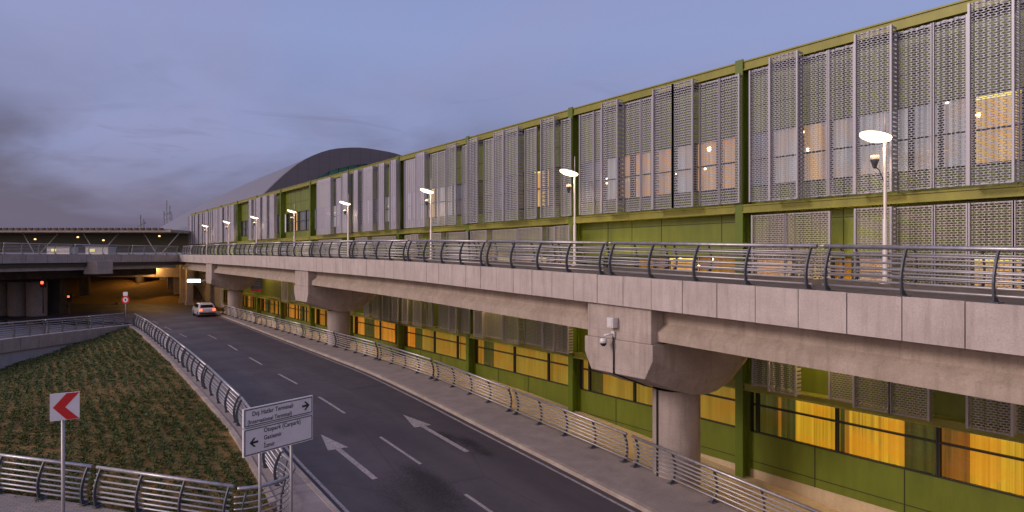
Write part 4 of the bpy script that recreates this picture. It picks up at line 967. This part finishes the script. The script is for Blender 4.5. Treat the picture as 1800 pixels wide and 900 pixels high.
# traffic signal
c = CW((76 - 900) / F * 74, 74); t = thing('traffic_signal', (c.x, c.y, -6), 'traffic signal showing red beside the dark pier at the left', 'traffic light')
MB().tube([(c.x, c.y, -6.2), (c.x, c.y, -2.3)], .07, 8).build('pole', 'post', t)
MB().obox(c + Vector((0, 0, -2.9)), rt * .22, fw * .18, (0, 0, .5)).build('housing', 'black', t)
q = c + fw * .2 + Vector((0, 0, -2.88)); MB().obox(q, rt * .14, fw * .03, (0, 0, .14)).build('red_lamp', 'red_light', t, .03)
c = CW((122 - 900) / F * 80, 80); t = thing('traffic_signal', (c.x, c.y, -8.6), 'low traffic signal showing red in the dark under the crossing viaduct', 'traffic light')
MB().tube([(c.x, c.y, -9.2), (c.x, c.y, -5.2)], .06, 8).build('pole', 'post', t)
MB().obox(c + Vector((0, 0, -4.9)), rt * .2, fw * .16, (0, 0, .45)).build('housing', 'black', t)
MB().obox(c + fw * .18 + Vector((0, 0, -4.75)), rt * .1, fw * .03, (0, 0, .1)).build('red_lamp', 'red_light', t, .03)
# hanging blue information sign at the third pier
c = CW((451 - 900) / F * 76, 76); t = thing('hanging_sign', (c.x, c.y, -4.2), 'dark blue hanging sign with red lower strip beside the third pier', 'sign')
MB().obox(c + Vector((0, 0, -3.05)), rt * .62, fw * .06, (0, 0, .62)).build('panel', principled('sign navy', (.05, .055, .09), .5), t)
MB().obox(c + Vector((0, 0, -3.8)), rt * .62, fw * .06, (0, 0, .11)).build('red_strip', 'red', t)
m = MB()
for z_ in (-2.75, -3.0, -3.25): m.obox(c + fw * .065 + Vector((0, 0, z_)), rt * .42, fw * .005, (0, 0, .035))
m.build('text_lines', 'sign_back', t)
m = MB()
for sx in (-.5, .5): m.tube([tuple(c + rt * sx + Vector((0, 0, -2.44))), tuple(c + rt * sx + Vector((0, 0, -1.2)))], .03, 6)
m.build('hanger', 'post', t)
# tube light on its arm
c = CW((341 - 900) / F * 83, 83, -3.02); t = thing('tube_light', tuple(c), 'bright white tube light fixed under the viaduct beside the third pier cap', 'lamp')
MB().obox(c, rt * .75, fw * .15, (0, 0, .18)).build('diffuser', 'lamp_w', t, .03)
MB().obox(c + rt * 3.6 + Vector((0, 0, .05)), rt * 2.85, fw * .1, (0, 0, .08)).build('arm', 'conc', t)
MB().obox(c + Vector((0, 0, .24)), rt * .8, fw * .18, (0, 0, .05)).build('housing', 'post', t)

# car, seen from behind, in the right lane
cr = thing('parked_car', (15.1, 82.5, gz(82.5) - .12), 'white hatchback with lit red tail lights beside the kerb under the viaduct', 'car')
def car():
    Wc = .86; prof = [(-2.0, .38), (-2.08, .62), (-2.02, .88), (-1.78, .98), (-1.5, 1.34), (-1.1, 1.47), (.0, 1.49), (.5, 1.40), (1.05, 1.0), (1.85, .84), (2.05, .66), (2.06, .40), (1.9, .26), (-1.85, .26)]
    bx, by, bz = cr.location
    def ring(w, zf=1.0, ins=0): return [(bx + w, by + y_ * (1 - ins), bz + z_ * zf) for y_, z_ in prof]
    m = MB()
    def wid(z_): return Wc * (1 if z_ < .95 else 1 - .22 * (z_ - .95) / .5)
    secs = [[(bx + f * wid(z_), by + y_ * (1 if abs(f) < .99 else .985), bz + z_) for y_, z_ in prof] for f in (-1, -.93, 0, .93, 1)]
    m.loft(secs); body = m.build('body', 'car_white', cr, .03)
    # glass: rear, side, windscreen, set just proud of the body
    m = MB(); m.add([(bx - .70, by - 1.765, bz + 1.02), (bx + .70, by - 1.765, bz + 1.02), (bx + .60, by - 1.53, bz + 1.33), (bx - .60, by - 1.53, bz + 1.33)], [(0, 1, 2, 3)]); m.build('rear_window', 'car_glass', cr)
    m = MB(); m.add([(bx - .72, by + 1.0, bz + 1.05), (bx + .72, by + 1.0, bz + 1.05), (bx + .62, by + .54, bz + 1.39), (bx - .62, by + .54, bz + 1.39)], [(0, 1, 2, 3)]); m.build('windscreen', 'car_glass', cr)
    for sg in (-1, 1):
        m = MB(); m.add([(bx + sg * .865, by - 1.35, bz + 1.0), (bx + sg * .865, by + .85, bz + 1.0), (bx + sg * .77, by + .42, bz + 1.36), (bx + sg * .765, by - 1.15, bz + 1.38)], [(0, 1, 2, 3)]); m.build('side_window', 'car_glass', cr)
        MB().obox((bx + sg * .68, by - 2.07, bz + .80), (.13, 0, 0), (0, .03, 0), (0, 0, .10)).build('tail_light', 'red_light', cr)
        MB().obox((bx + sg * .95, by + .55, bz + 1.02), (.08, 0, 0), (0, .05, 0), (0, 0, .06)).build('mirror', 'car_white', cr)
        for yw in (-1.3, 1.3):
            m = MB(); rings = []
            for xo in (-.1, -.07, .07, .1): rr_ = .31 if abs(xo) < .09 else .27; rings.append([(bx + sg * .80 + xo, by + yw + rr_ * math.cos(2 * math.pi * k / 20), bz + .31 + rr_ * math.sin(2 * math.pi * k / 20)) for k in range(20)])
            m.loft(rings, smooth=True); w = m.build('wheel', 'rubber', cr)
            m = MB(); m.loft([[(bx + sg * (.905 + xo), by + yw + .18 * math.cos(2 * math.pi * k / 16), bz + .31 + .18 * math.sin(2 * math.pi * k / 16)) for k in range(16)] for xo in (-.02, .01)]); m.build('rim', 'galv', w)
    MB().obox((bx, by - 2.1, bz + .62), (.26, 0, 0), (0, .01, 0), (0, 0, .06)).build('number_plate', 'sign_white', cr)
    MB().obox((bx, by - 2.06, bz + .42), (.80, 0, 0), (0, .06, 0), (0, 0, .08)).build('bumper', 'black', cr)
car()
# people waiting at the far columns: one continuous skinned figure each
def person(x_, y_, label, cloth, face=0.0, stride=.0):
    base = gz(y_) + 0.0
    t = thing('person', (x_, y_, base), label, 'person', None)
    V = [(0, 0, .95), (0, 0, 1.2), (0, 0, 1.42), (0, .0, 1.52), (0, .02, 1.64), (0, .0, 1.76),
         (.10, 0, .90), (.11, .02 + stride, .50), (.12, -.02 + stride * 1.6, .09), (.12, .12 + stride * 1.6, .04),
         (-.10, 0, .90), (-.11, .02 - stride, .50), (-.12, -.04 - stride * 1.6, .09), (-.12, .10 - stride * 1.6, .04),
         (.19, 0, 1.40), (.24, -.02, 1.13), (.22, .08, .90), (.21, .12, .82), (-.19, 0, 1.40), (-.24, -.02, 1.13), (-.22, .08, .90), (-.21, .12, .82)]
    R = [.15, .14, .14, .055, .095, .07, .10, .065, .045, .04, .10, .065, .045, .04, .065, .045, .035, .03, .065, .045, .035, .03]
    Ed = [(0, 1), (1, 2), (2, 3), (3, 4), (4, 5), (0, 6), (6, 7), (7, 8), (8, 9), (0, 10), (10, 11), (11, 12), (12, 13), (2, 14), (14, 15), (15, 16), (16, 17), (2, 18), (18, 19), (19, 20), (20, 21)]
    me = bpy.data.meshes.new('body'); me.from_pydata(V, Ed, []); o = bpy.data.objects.new('body', me); COL.objects.link(o); o.parent = t
    md = o.modifiers.new('skin', 'SKIN'); me.skin_vertices[0].data[0].use_root = True
    for k, r in enumerate(R): me.skin_vertices[0].data[k].radius = (r, r * (.72 if k < 3 else 1))
    sb = o.modifiers.new('sub', 'SUBSURF'); sb.levels = 1; sb.render_levels = 2
    me.materials.append(cloth); t.rotation_euler.z = face
    h = MB(); h.lathe((0, .0, 1.70), [(.10, -.05), (.108, .02), (.085, .09), (0, .125)], 12); ho = h.build('hair', 'black', t, local=True)
dk = principled('dark clothes', (.03, .028, .035), .85); dk2 = principled('brown clothes', (.06, .04, .03), .85)
person(16.9 + .6, 99.0, 'person in dark clothes standing by the first underpass column', dk, 2.6)
person(17.6, 106.6, 'person in brown clothes walking along the underpass columns', dk2, .3, .12)
